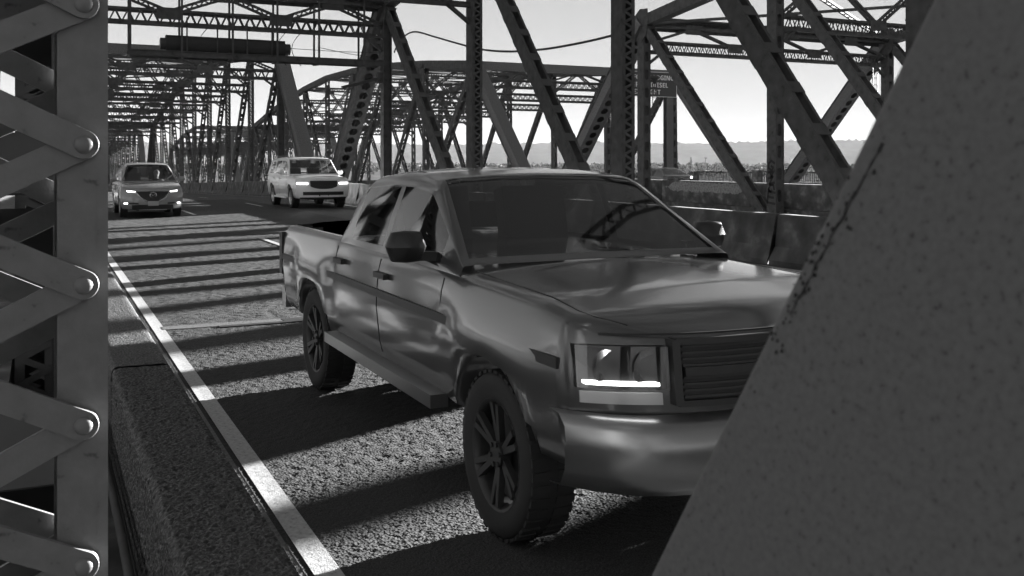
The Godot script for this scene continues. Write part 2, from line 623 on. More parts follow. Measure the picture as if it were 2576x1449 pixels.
	for j in range(1, 9):
		for s in [0, 1]:
			var a := Vector3(xs[s], TOPS[j] - 0.1, -PANEL * j)
			var b := Vector3(xs[1 - s], TOPS[j + 1] - 0.1, -PANEL * (j + 1))
			var mb := MB.new()
			lattice_flat(mb, a, b, 0.22, 0.7)
			part("lateral_brace", mb, mat, root)

# near post, built with every bar, rounded ends and rivets
func build_near_post(root: Node3D, d_centre: float) -> void:
	var wide := 0.34
	var depth := 0.5
	var cx := -0.06
	var o := Node3D.new()
	var base := Vector3(cx, FOOT, -(d_centre + 41.2))
	o.name = "vertical_post"
	root.add_child(o, true)
	var L := 11.3
	var webs := MB.new()
	var t := Transform3D(Basis(Vector3.RIGHT, Vector3.FORWARD, Vector3.UP), base)
	for s in [-1.0, 1.0]:
		webs.box(t * Transform3D(Basis(), Vector3(s * (wide * 0.5 - 0.01), 0, L * 0.5)), Vector3(0.02, depth, L))
		for e in [-1.0, 1.0]:
			webs.box(t * Transform3D(Basis(), Vector3(s * (wide * 0.5 - 0.0525), e * (depth * 0.5 - 0.006), L * 0.5)), Vector3(0.065, 0.014, L - 0.01))
	obj("channel", webs.mesh(M.steel_near), o)
	# a bar with rounded ends
	var pitch := 0.2536
	var half := 0.128
	var len2 := sqrt(4.0 * half * half + pitch * pitch * 0.25)
	var r := 0.0262
	var bar := MB.new()
	var out := PackedVector2Array()
	for k in 13:
		var a := -PI * 0.5 + PI * k / 12.0
		out.append(Vector2(sin(a) * r, 0) + Vector2(0, len2 * 0.5) + Vector2(0, cos(a) * r))
	for k in 13:
		var a := PI * 0.5 + PI * k / 12.0
		out.append(Vector2(sin(a) * r, -len2 * 0.5 + cos(a) * r))
	var th := 0.0055
	var ch := 0.0018
	for i in out.size():
		var p := out[i]
		var q := out[(i + 1) % out.size()]
		var pi_ := p * 1.0 - p.normalized() * ch * 0.7
		var qi := q * 1.0 - q.normalized() * ch * 0.7
		for s in [1.0, -1.0]:
			bar.tri(Vector3(0, s * th, 0), Vector3(pi_.x, s * th, pi_.y) if s < 0 else Vector3(qi.x, s * th, qi.y), Vector3(qi.x, s * th, qi.y) if s < 0 else Vector3(pi_.x, s * th, pi_.y))
			bar.quad(Vector3(p.x, s * (th - ch), p.y), Vector3(q.x, s * (th - ch), q.y), Vector3(qi.x, s * th, qi.y), Vector3(pi_.x, s * th, pi_.y))
		bar.quad(Vector3(p.x, -th + ch, p.y), Vector3(q.x, -th + ch, q.y), Vector3(q.x, th - ch, q.y), Vector3(p.x, th - ch, p.y))
	var bar_m := bar.mesh(M.steel_near)
	var dome := MB.new()
	var rows := []
	for i in 6:
		var line := PackedVector3Array()
		var a := PI * 0.5 * i / 5.0
		for k in 17:
			var b := TAU * k / 16.0
			line.append(Vector3(cos(b) * 0.0165 * cos(a), 0.011 * sin(a), sin(b) * 0.0165 * cos(a)))
		rows.append(line)
	dome.grid(rows, Vector3(0, -0.05, 0))
	var dome_m := dome.mesh(M.steel_near)
	for face in [-1.0, 1.0]:
		# the right-hand rivets sit at these heights, so that the zigzag falls where the photograph has it
		var y0 := CAM_Y - 0.224 - pitch * 10.0
		if face > 0.0:
			y0 += pitch * 0.5
		for k in 60:
			var s := 1.0 if k % 2 == 0 else -1.0
			var ya := y0 + pitch * 0.5 * k
			if ya < -0.7 or ya > 9.8:
				continue
			var lift: float = face * (depth * 0.5 + 0.0075 + (0.0115 if k % 2 == 0 else 0.0))
			var a := Vector3(cx + half * s, ya, base.z - lift)
			var b := Vector3(cx - half * s, ya + pitch * 0.5, base.z - lift)
			var z := (b - a).normalized()
			var y := Vector3(0, 0, -face)
			var q := obj("lacing_bar", bar_m, o)
			q.transform = Transform3D(Basis(y.cross(z).normalized(), y, z), (a + b) * 0.5)
			var rv := obj("rivet", dome_m, o)
			var rb := Basis(Vector3.RIGHT, y, Vector3.RIGHT.cross(y))
			rv.transform = Transform3D(rb, Vector3(a.x, a.y, base.z - face * (depth * 0.5 + 0.0245)))

# the inclined channel right beside the camera
func build_near_diagonal(root: Node3D) -> void:
	var x := 0.30
	# forward edge of its web in the plane x: through these (d, y) points
	var p0 := Vector2(1.49 * x + 0.0, CAM_Y - 0.742 * x)
	var p1 := Vector2(0.929 * x, CAM_Y + 0.118 * x)
	var dir := (p1 - p0).normalized()
	var lo := p0 - dir * 2.35
	var hi := p0 + dir * 2.6
	var away := Vector2(-dir.y, dir.x)     # towards smaller d
	if away.x > 0.0:
		away = -away
	var wid := 0.46
	var o := MB.new()
	var b := Basis(Vector3(1, 0, 0), Vector3(0, away.y, -away.x), Vector3(0, dir.y, -dir.x))
	var L := lo.distance_to(hi)
	var t := Transform3D(b, Vector3(x, lo.y, -lo.x + -41.2))
	# rounded channel: outline in (x, across)
	var sec := PackedVector2Array()
	for k in 7:
		var a := PI + PI * 0.5 * k / 6.0
		sec.append(Vector2(0.006 + cos(a) * 0.006, 0.006 + sin(a) * 0.006))
	sec.append(Vector2(0.09, 0.0))
	sec.append(Vector2(0.09, 0.014))
	sec.append(Vector2(0.014, 0.014))
	sec.append(Vector2(0.014, wid - 0.014))
	sec.append(Vector2(0.09, wid - 0.014))
	sec.append(Vector2(0.09, wid))
	for k in 7:
		var a := PI * 0.5 + PI * 0.5 * k / 6.0
		sec.append(Vector2(0.006 + cos(a) * 0.006, wid - 0.006 + sin(a) * 0.006))
	for i in sec.size():
		var p := sec[i]
		var q := sec[(i + 1) % sec.size()]
		o.quad(t * Vector3(p.x, p.y, 0), t * Vector3(q.x, q.y, 0), t * Vector3(q.x, q.y, L), t * Vector3(p.x, p.y, L))
	var m := part("diagonal", o, M.plate, root)
	m.set_meta("label", "grey inclined channel with spotted, cracked paint beside the laced post")
	# a long split in the paint with flaking edges
	var crack := MB.new()
	var pts := PackedVector3Array()
	var z := 2.54
	var yy := 0.0085
	var r2 := RandomNumberGenerator.new()
	r2.seed = 5
	for k in 24:
		pts.append(Vector3(-0.0006, yy + r2.randf_range(-0.0006, 0.0006), z))
		z += 0.004
		yy += 0.00012
	for k in pts.size() - 1:
		var w0 := r2.randf_range(0.0002, 0.0007)
		var a := pts[k]
		var c := pts[k + 1]
		crack.quad(t * (a + Vector3(0, -w0, 0)), t * (a + Vector3(0, w0, 0)), t * (c + Vector3(0, w0, 0)), t * (c + Vector3(0, -w0, 0)))
	for k in 60:
		var s := r2.randf_range(0.0003, 0.0009)
		var c := Vector3(-0.0006, 0.008 + r2.randfn(0.0, 0.004), 2.56 + r2.randfn(0.0, 0.03))
		if c.y < 0.003:
			continue
		for i in 6:
			var a0 := TAU * i / 6.0
			var a1 := TAU * (i + 1) / 6.0
			crack.tri(t * c, t * (c + Vector3(0, cos(a1) * s, sin(a1) * s * 1.6)), t * (c + Vector3(0, cos(a0) * s, sin(a0) * s * 1.6)))
	stuff(part("paint_flakes", crack, M.crack, m))

# ------------------------------------------------------------------ roads
func rough_sheet(x0: float, x1: float, d0: float, d1: float, cell: float, amp: float, y: float) -> MB:
	var mb := MB.new()
	var nx := int(round((x1 - x0) / cell))
	var nd := int(round((d1 - d0) / cell))
	var hgt := []
	for i in nd + 1:
		var line := PackedFloat32Array()
		for j in nx + 1:
			var edge := i == 0 or j == 0 or i == nd or j == nx
			line.append(0.0 if edge else -amp * pow(rng.randf(), 1.3))
		hgt.append(line)
	var dx := (x1 - x0) / nx
	var ddd := (d1 - d0) / nd
	for i in nd + 1:
		for j in nx + 1:
			mb.v.append(Vector3(x0 + dx * j, y + hgt[i][j], -(d0 + ddd * i)))
			var hx: float = hgt[i][mini(j + 1, nx)] - hgt[i][maxi(j - 1, 0)]
			var hz: float = hgt[maxi(i - 1, 0)][j] - hgt[mini(i + 1, nd)][j]
			mb.n.append(Vector3(-hx / (2.0 * dx), 1.0, -hz / (2.0 * ddd)).normalized())
	for i in nd:
		for j in nx:
			var a := i * (nx + 1) + j
			var b := a + 1
			var c := b + nx + 1
			var e := a + nx + 1
			mb.ix.append_array(PackedInt32Array([a, c, b, a, e, c]))
	return mb

func strip(mb: MB, x0: float, x1: float, d0: float, d1: float, lift: float) -> void:
	var ds := [d0]
	if d0 < 45.2 and d1 > 45.2:
		ds.append(45.2)
	ds.append(d1)
	for i in ds.size() - 1:
		mb.quad(W(x0, road_y(ds[i]) + lift, ds[i]), W(x1, road_y(ds[i]) + lift, ds[i]), W(x1, road_y(ds[i + 1]) + lift, ds[i + 1]), W(x0, road_y(ds[i + 1]) + lift, ds[i + 1]))

func slab(mb: MB, x0: float, x1: float, y0: float, y1: float, d0: float, d1: float) -> void:
	var cuts := [d0, d1]
	if d0 < 45.2 and d1 > 45.2:
		cuts = [d0, 45.2, d1]
	for i in cuts.size() - 1:
		var a: float = cuts[i]
		var b: float = cuts[i + 1]
		var p := []
		for q in [[x0, y0, a], [x1, y0, a], [x1, y1, a], [x0, y1, a], [x0, y0, b], [x1, y0, b], [x1, y1, b], [x0, y1, b]]:
			p.append(W(q[0], q[1] + road_y(q[2]), q[2]))
		mb.quad(p[0], p[1], p[2], p[3])
		mb.quad(p[5], p[4], p[7], p[6])
		mb.quad(p[4], p[0], p[3], p[7])
		mb.quad(p[1], p[5], p[6], p[2])
		mb.quad(p[3], p[2], p[6], p[7])
		mb.quad(p[4], p[5], p[1], p[0])

func build_roads() -> void:
	# near roadway: real grain close to the camera, coarser further on
	var near := rough_sheet(1.0, 4.12, 2.4, 5.28, 0.0125, 0.0065, 0.0)
	var road := struct("road", near, M.asphalt, "coarse grey asphalt roadway striped by the shadows of the truss")
	var b2 := part("road_surface", rough_sheet(1.0, 5.08, 5.28, 10.56, 0.022, 0.0095, 0.0), M.asphalt, road)
	b2 = part("road_surface", rough_sheet(1.0, 8.2, 10.74, 22.0, 0.042, 0.015, 0.0), M.asphalt, road)
	b2 = part("road_surface", rough_sheet(1.0, 8.2, 22.0, 45.2, 0.075, 0.022, 0.0), M.asphalt, road)
	var rest := MB.new()
	strip(rest, 4.12, 11.0, -60.0, 5.28, 0.0)
	strip(rest, 1.0, 4.12, -60.0, 2.4, 0.0)
	strip(rest, 5.08, 11.0, 5.28, 10.56, 0.0)
	strip(rest, 1.0, 11.0, 10.56, 10.74, -0.006)
	strip(rest, 8.2, 11.0, 10.74, 45.2, 0.0)
	strip(rest, 1.0, 11.0, 45.2, 520.0, 0.0)
	part("road_surface", rest, M.asphalt_far, road)
	var deck := MB.new()
	slab(deck, 0.46, 11.6, -0.55, -0.03, -60.0, 520.0)
	struct("bridge_deck", deck, M.concrete, "concrete deck slab under the roadway")
	var lane := MB.new()
	strip(lane, 24.9, 38.3, -60.0, 520.0, 0.0)
	struct("road", lane, M.asphalt_far, "asphalt roadway of the twin bridge")
	var deck2 := MB.new()
	slab(deck2, 24.5, 41.0, -0.75, -0.03, -60.0, 520.0)
	struct("bridge_deck", deck2, M.concrete, "concrete deck slab of the twin bridge")
	var ledge := MB.new()
	slab(ledge, 39.4, 40.95, -0.028, 0.15, -60.0, 520.0)
	struct("sidewalk", ledge, M.concrete, "footway outside the far truss of the twin bridge")
	var walk := MB.new()
	slab(walk, -2.4, 0.44, -0.9, -0.55, -60.0, 240.0)
	slab(walk, -2.4, -0.26, -0.55, -0.2, -60.0, 240.0)
	struct("sidewalk", walk, M.concrete, "concrete footway behind the laced post")
	# gutter
	var gut := rough_sheet(0.86, 1.0, 2.2, 16.0, 0.014, 0.004, -0.001)
	var go := struct("gutter", gut, M.gutter, "narrow concrete gutter between kerb and white edge line")
	var gut2 := MB.new()
	strip(gut2, 0.86, 1.0, 16.0, 240.0, -0.001)
	strip(gut2, 0.86, 1.0, -30.0, 2.2, -0.001)
	part("gutter_far", gut2, M.gutter, go)
	# joint across the road at the floor beam
	var jt := MB.new()
	jt.box(Transform3D(Basis(), W(6.1, -0.002, 10.565)), Vector3(9.7, 0.006, 0.025))
	jt.box(Transform3D(Basis(), W(6.1, -0.002, 10.725)), Vector3(9.7, 0.006, 0.03))
	part("joint_seal", jt, M.crack, road)
	var fill := MB.new()
	fill.box(Transform3D(Basis(), W(1.75, 0.001, 10.68)), Vector3(1.25, 0.006, 0.2))
	fill.box(Transform3D(Basis(), W(4.6, -0.001, 10.645)), Vector3(3.2, 0.006, 0.12))
	part("joint_filler", fill, M.gutter, road)
	var hole := MB.new()
	hole.box(Transform3D(Basis(Vector3.UP, 0.04), W(2.55, 0.0, 10.63)), Vector3(0.36, 0.012, 0.24))
	hole.box(Transform3D(Basis(Vector3.UP, 0.02), W(2.05, 0.002, 10.53)), Vector3(0.75, 0.01, 0.1))
	part("joint_gap", hole, M.black, road)
	# painted markings
	var ln := rough_sheet(1.03, 1.145, 2.2, 30.0, 0.022, 0.002, 0.0025)
	var lo := part("edge_line", ln, M.paint_line, road)
	var ln2 := MB.new()
	strip(ln2, 1.02, 1.152, 30.0, 230.0, 0.003)
	strip(ln2, 10.7, 10.83, -40.0, 230.0, 0.004)
	part("edge_line_far", ln2, M.paint_line, lo)
	for e in [[4.45, 20.7], [7.6, 39.4]]:
		for k in range(-1, 8):
			var d: float = e[1] + k * 13.6
			if e[0] < 5.0 and k == -1:
				continue
			var dm := MB.new()
			strip(dm, e[0] - 0.06, e[0] + 0.06, d - 1.6, d + 1.6, 0.005)
			part("lane_dash", dm, M.paint_line, road)

func build_curb() -> void:
	var prof := PackedVector2Array([Vector2(0.45, -0.55), Vector2(0.45, 0.19), Vector2(0.455, 0.222), Vector2(0.472, 0.243), Vector2(0.5, 0.25), Vector2(0.81, 0.246), Vector2(0.845, 0.235), Vector2(0.862, 0.205), Vector2(0.868, 0.15), Vector2(0.875, 0.0), Vector2(0.876, -0.03)])
	var nz := FastNoiseLite.new()
	nz.seed = 31
	nz.frequency = 22.0
	nz.fractal_octaves = 3
	var bands := [[-6.0, 1.5, 0.2, 0.1], [1.5, 7.55, 0.014, 0.014], [7.6, 16.0, 0.03, 0.03], [16.0, 45.2, 0.12, 0.08], [45.2, 240.0, 4.0, 0.2]]
	var root: Node = null
	for bd in bands:
		var pr := PackedVector2Array()
		for i in prof.size() - 1:
			var cnt := maxi(1, int(ceil(prof[i].distance_to(prof[i + 1]) / bd[3])))
			for k in cnt:
				pr.append(prof[i].lerp(prof[i + 1], float(k) / cnt))
		pr.append(prof[prof.size() - 1])
		var rows := []
		var nd := int(ceil((bd[1] - bd[0]) / bd[2]))
		for i in nd + 1:
			var d: float = bd[0] + (bd[1] - bd[0]) * i / nd
			var line := PackedVector3Array()
			for j in pr.size():
				var p := pr[j]
				var tan_ := (pr[mini(j + 1, pr.size() - 1)] - pr[maxi(j - 1, 0)]).normalized()
				var nn := Vector2(-tan_.y, tan_.x)
				var h := 0.0
				if bd[2] < 0.05 and p.y > -0.5:
					var q := nz.get_noise_3d(p.x, p.y, d)
					h = (q * 0.01 - 0.01 * pow(rng.randf(), 4.0) - maxf(0.0, q - 0.2) * 0.06) * (1.0 if bd[2] < 0.02 else 0.45)
				line.append(W(p.x + nn.x * h, p.y + nn.y * h + road_y(d), d))
			rows.append(line)
		var mb := MB.new()
		mb.grid(rows, Vector3(0.66, -0.2, 1e9))
		if root == null:
			root = struct("kerb", mb, M.curb, "rough pitted dark concrete kerb beside the roadway")
		else:
			part("kerb_length", mb, M.curb, root)
	var core := MB.new()
	slab(core, 0.47, 0.84, -0.3, 0.15, -6.0, 240.0)
	part("kerb_core", core, M.black, root)
	# pipes lying in the slot between kerb and truss
	for e in [[0.372, -0.21, 0.024, "grey conduit pipe running along the kerb"], [0.415, -0.3, 0.012, "thin dark cable beside the grey conduit"]]:
		var pipe := MB.new()
		var path := PackedVector3Array()
		for k in 30:
			path.append(W(e[0] + 0.004 * sin(k * 1.7), e[1] + 0.004 * sin(k * 0.9), 1.75 + k * 0.9))
		pipe.tube(path, e[2], 10)
		var o := part("conduit" if e[2] > 0.02 else "cable", pipe, M.steel if e[2] > 0.02 else M.steel_dark)
		tag(o, e[3], "pipe" if e[2] > 0.02 else "cable")

func build_barriers() -> void:
	# our side: segments with open joints
	var seg := MB.new()
	var prof := [Vector2(0.0, 0.0), Vector2(0.0, 0.08), Vector2(0.13, 0.3), Vector2(0.19, 0.82), Vector2(0.2, 0.84), Vector2(0.4, 0.84), Vector2(0.41, 0.82), Vector2(0.42, 0.0)]
	var L := 5.96
	var rows := []
	for i in 13:
		var line := PackedVector3Array()
		for p in prof:
			line.append(Vector3(p.x, p.y + rng.randf_range(-0.006, 0.006) * (1.0 if p.y > 0.5 else 0.0), -L * i / 12.0))
		rows.append(line)
	for i in 12:
		for j in prof.size() - 1:
			seg.quad(rows[i][j + 1], rows[i][j], rows[i + 1][j], rows[i + 1][j + 1])
	for e in [0, 12]:
		for j in range(1, prof.size() - 2):
			seg.tri(rows[e][0], rows[e][j], rows[e][j + 1])
	var m := seg.mesh(M.concrete)
	for k in range(-5, 31):
		var d := 12.9 + k * 6.0
		var o := obj("concrete_barrier", m)
		o.position = W(11.0, road_y(d), d)
		if d > 45.0:
			o.rotation.x = atan(GRADE)
		var lab := "grey concrete barrier segment along the far edge of the roadway"
		if k == 0:
			lab = "grey concrete barrier segment beside the crooked open joint"
		tag(o, lab, "barrier", "concrete barrier segments")
	var wall := MB.new()
	wall.box(Transform3D(Basis(), Vector3(0.15, 0.46, -2.98)), Vector3(0.3, 0.92, 5.96))
	wall.box(Transform3D(Basis(), Vector3(0.15, 0.3, -2.98)), Vector3(0.36, 0.06, 5.9))
	var wm := wall.mesh(M.concrete)
	var low := MB.new()
	low.box(Transform3D(Basis(), Vector3(0.15, 0.28, -2.98)), Vector3(0.3, 0.56, 5.96))
	var lm := low.mesh(M.concrete)
	for k in range(-5, 34):
		var d := k * 6.0
		for s in 2:
			var o := obj("parapet_wall", lm if s == 1 else wm)
			o.position = W(24.72 if s == 0 else 38.2, road_y(d) - 0.02, d)
			if d > 41.0:
				o.rotation.x = atan(GRADE)
			var lab := "dark stained concrete parapet length of the twin bridge, beside its near truss" if s == 0 else "low dark concrete parapet length in front of the picket railing"
			if s == 0 and k == 5:
				lab = "parapet length of the twin bridge with a pale patchy repair"
				var coat := MB.new()
				var top := PackedVector3Array()
				var bot := PackedVector3Array()
				for i in 60:
					var q := i / 59.0
					var swell := sin(PI * clampf(q * 1.02, 0.0, 1.0))
					top.append(Vector3(-0.004, 0.62 + minf(0.26, 0.9 * swell) - 0.05 * rng.randf(), -0.25 - 5.4 * q))
					bot.append(Vector3(-0.004, 0.62 - minf(0.2, 0.7 * swell) + 0.09 * rng.randf(), -0.25 - 5.4 * q))
				for i in 59:
					coat.quad(bot[i], top[i], top[i + 1], bot[i + 1])
				part("mortar_patch", coat, M.mortar, o)
			tag(o, lab, "parapet", "parapet lengths near truss" if s == 0 else "parapet lengths far truss")
	# picket railing beyond the twin bridge
	for k in range(-2, 14):
		var d := 28.5 + k * 6.6
		var r := thing("railing", "picket railing bay with square concrete post outside the twin bridge", "railing", W(40.6, road_y(d) + 0.15, d), "picket railing bays")
		var post := MB.new()
		post.box(Transform3D(Basis(), Vector3(0, 0.52, -0.25)), Vector3(0.4, 1.04, 0.5))
		post.box(Transform3D(Basis(), Vector3(0, 1.07, -0.25)), Vector3(0.46, 0.07, 0.56))
		part("post", post, M.concrete, r)
		var rail := MB.new()
		rail.box(Transform3D(Basis(), Vector3(0, 0.93, -3.55)), Vector3(0.1, 0.08, 6.1))
		rail.box(Transform3D(Basis(), Vector3(0, 0.12, -3.55)), Vector3(0.1, 0.08, 6.1))
		part("rail", rail, M.steel_dark, r)
		var pk := MB.new()
		for i in 40:
			pk.box(Transform3D(Basis(), Vector3(0, 0.52, -0.6 - i * 0.15)), Vector3(0.04, 0.74, 0.05))
		stuff(part("pickets", pk, M.steel_dark, r))

# ------------------------------------------------------------------ overhead walkway, sign, cable
func build_overhead() -> void:
	var d := 36.0
	var g1 := thing("hanging_walkway", "steel maintenance walkway hung on thin rods under the portal bracing", "walkway", W(7.0, 5.5, d))
	var o := Vector3(-7.0, -5.5, d)
	for e in [0.0, 0.75]:
		var mb := MB.new()
		mb.bar(W(2.7, 5.5, d + e) + o, W(11.9, 5.5, d + e) + o, Vector3.UP, 0.2, 0.05)
		mb.bar(W(2.7, 5.6, d + e) + o, W(11.9, 5.6, d + e) + o, Vector3.UP, 0.03, 0.14)
		part("beam", mb, M.steel, g1)
	var gr := MB.new()
	for k in 60:
		var x := 2.8 + k * 0.152
		gr.bar(W(x, 5.53, d + 0.03) + o, W(x, 5.53, d + 0.72) + o, Vector3.UP, 0.06, 0.03)
	stuff(part("grating", gr, M.steel_dark, g1))
	for x in [2.75, 4.45, 6.2, 7.8, 9.35, 11.1]:
		for e in [0.0, 0.75]:
			var mb := MB.new()
			mb.bar(W(x, 5.4, d + e - 0.03) + o, W(x, 8.2, d + e - 0.03) + o, Vector3.RIGHT, 0.07, 0.05)
			part("hanger", mb, M.steel, g1)
		var br := MB.new()
		br.bar(W(x, 5.36, d - 0.2) + o, W(x, 5.42, d + 0.8) + o, Vector3.RIGHT, 0.08, 0.1)
		part("bracket", br, M.steel, g1)
	var bx := thing("message_sign", "long black sign box with rounded end on the hanging walkway", "sign box", W(6.05, 5.9, d + 0.45))
	var mb := MB.new()
	var rows := []
	for i in [0, 1]:
		var line := PackedVector3Array()
		for k in 13:
			var a := TAU * k / 12.0
			line.append(Vector3(-2.1 if i == 0 else 2.1, 0.3 * clampf(cos(a) * 1.35, -1, 1), 0.22 * clampf(sin(a) * 1.35, -1, 1)))
		rows.append(line)
	mb.grid(rows, Vector3.ZERO)
	for e in [-2.1, 2.1]:
		for k in 12:
			mb.tri(Vector3(e, 0, 0), rows[0 if e < 0 else 1][k], rows[0 if e < 0 else 1][k + 1])
	part("housing", mb, M.black, bx)
	var ends := MB.new()
	for e in [-2.16, 2.19]:
		ends.tube(PackedVector3Array([Vector3(e - 0.12, 0, 0), Vector3(e + 0.12, 0, 0)]), 0.21, 12)
	part("end_cap", ends, M.steel_dark, bx)
	for x in [-1.4, -0.35, 0.7, 1.6]:
		var st := MB.new()
		st.bar(Vector3(x, -0.42, 0.25), Vector3(x, 0.95, 0.25), Vector3.RIGHT, 0.05, 0.03)
		part("strap", st, M.steel, bx)
	# wires looping off the walkway
	for e in [[5.4, 0.6], [8.2, 0.9], [8.75, 0.75]]:
		var w := MB.new()
		var path := PackedVector3Array()
		for k in 9:
			var q := k / 8.0
			path.append(W(e[0] - 0.35 * sin(q * PI), lerpf(6.55, 5.3, q), d + 0.3))
		w.tube(path, 0.014, 6)
		tag(part("wire", w, M.black), "short black wire looping down from the portal bracing to the walkway", "wire", "looping wires")
	# thin stay wires
	for e in [[8.3, 5.95, 11.9, 5.95], [9.4, 6.05, 11.6, 5.75]]:
		var w := MB.new()
		w.tube(PackedVector3Array([W(e[0], e[1], d + 0.4), W((e[0] + e[2]) * 0.5, (e[1] + e[3]) * 0.5 - 0.03, d + 0.4), W(e[2], e[3], d + 0.4)]), 0.012, 6)
		tag(part("stay_wire", w, M.black), "taut level stay wire beside the sign box" if e[1] < 6.0 else "sloping stay wire with turnbuckle beside the sign box", "wire")
	# sagging power cable along the outside of the far truss
	var cab := MB.new()
	var pts := PackedVector3Array()
	for e in [[36.4, 6.0], [36.0, 6.25], [35.2, 6.5], [34.0, 6.52], [32.0, 6.1], [30.0, 5.66], [28.0, 5.25], [26.0, 4.98], [24.0, 4.83], [22.5, 4.78], [21.0, 4.77], [19.3, 4.8]]:
		pts.append(W(12.45, e[1], e[0]))
	var fine := PackedVector3Array()
	for i in pts.size() - 1:
		for k in 5:
			fine.append(pts[i].cubic_interpolate(pts[i + 1], pts[maxi(i - 1, 0)], pts[mini(i + 2, pts.size() - 1)], k / 5.0))
	cab.tube(fine, 0.032, 8)
	tag(part("power_cable", cab, M.black), "thick black cable sagging between the truss posts against the sky", "cable")
	# lamp arm and junction box on the end post
	var lb := thing("bracket_lamp", "boxy lamp on a short boom fixed to the perforated end post", "lamp", W(11.95, 4.9, 36.9))
	var q1 := MB.new()
	q1.box(Transform3D(Basis(), Vector3(0, 0.1, 0.25)), Vector3(0.3, 0.42, 0.3))
	part("lamp_box", q1, M.steel, lb)
	var q2 := MB.new()
	q2.bar(Vector3(-0.1, 0.05, 0.3), Vector3(-1.6, -0.35, 0.5), Vector3.UP, 0.12, 0.1)
	part("boom", q2, M.steel_dark, lb)
	var q3 := MB.new()
	q3.tube(PackedVector3Array([Vector3(0.1, 0.3, 0.35), Vector3(0.1, 1.6, 0.35), Vector3(-0.2, 1.75, 0.35)]), 0.03, 8)
	part("conduit", q3, M.white, lb)
	# guide sign beyond the twin bridge
	var sg := thing("guide_sign", "dark roadside guide sign with white lettering on one thick post", "sign", W(36.03, road_y(53.5), 53.5))
	var up := -road_y(53.5)
	var pn := MB.new()
	pn.box(Transform3D(Basis(), Vector3(0, 6.77 + up, 0)), Vector3(3.88, 1.64, 0.06))
	part("panel", pn, M.sign, sg)
	var bd := MB.new()
	for e in [[0.0, 7.575, 3.86, 0.03], [0.0, 5.965, 3.86, 0.03], [-1.92, 6.77, 0.03, 1.58], [1.92, 6.77, 0.03, 1.58]]:
		bd.box(Transform3D(Basis(), Vector3(e[0], e[1] + up, 0.034)), Vector3(e[2], e[3], 0.008))
	part("border", bd, M.white, sg)
	var ps := MB.new()
	ps.box(Transform3D(Basis(), Vector3(1.45, 3.0, -0.25)), Vector3(0.03, 6.4, 0.4))
	for e in [-0.45, -0.05]:
		ps.box(Transform3D(Basis(), Vector3(1.45, 3.0, e)), Vector3(0.5, 6.4, 0.03))
	part("post", ps, M.steel_old, sg)
	for e in [["FOOD LODGING", 7.22, 0.26], ["CAMPING DIESEL", 6.73, 0.72], ["NEXT RIGHT", 6.27, 1.31]]:
		var tm := TextMesh.new()
		var sf := SystemFont.new()
		sf.font_names = PackedStringArray(["Droid Sans"])
		sf.font_weight = 700
		tm.font = sf
		tm.text = e[0]
		tm.font_size = 64
		tm.pixel_size = 0.0066
		tm.depth = 0.01
		tm.material = M.white
		var to := obj("lettering", tm, sg)
		to.position = Vector3(1.94 - e[2] - tm.get_aabb().end.x, e[1] + up - tm.get_aabb().get_center().y, 0.04)
	# beacons on the far truss
	for e in [[38.5, 7.0, 36.9, "small camera head on a ladder bracket at the far hip of the twin bridge"], [35.9, 7.2, 53.0, "small lamp head above the guide sign"]]:
		var c := thing("pole_lamp", e[3], "lamp", W(e[0], e[1] - 1.9, e[2]))
		var p1 := MB.new()
		for s in [-0.16, 0.16]:
			p1.tube(PackedVector3Array([Vector3(s, 0, 0), Vector3(s, 1.5, 0)]), 0.025, 6)
		for k in 4:
			p1.bar(Vector3(-0.16, 0.2 + k * 0.35, 0), Vector3(0.16, 0.2 + k * 0.35, 0), Vector3.UP, 0.03, 0.03)
		part("ladder", p1, M.steel_dark, c)
		var p2 := MB.new()
		var rows2 := []
		for k in 7:
			var line := PackedVector3Array()
			for i in 13:
				var rr: float = [0.02, 0.12, 0.16, 0.3, 0.34, 0.25, 0.02][k]
				var hy: float = [1.45, 1.47, 1.7, 1.78, 1.88, 1.98, 2.02][k]
				line.append(Vector3(cos(TAU * i / 12.0) * rr, hy, sin(TAU * i / 12.0) * rr))
			rows2.append(line)
		p2.grid(rows2, Vector3(0, 1.75, 0))
		part("head", p2, M.steel_dark, c)

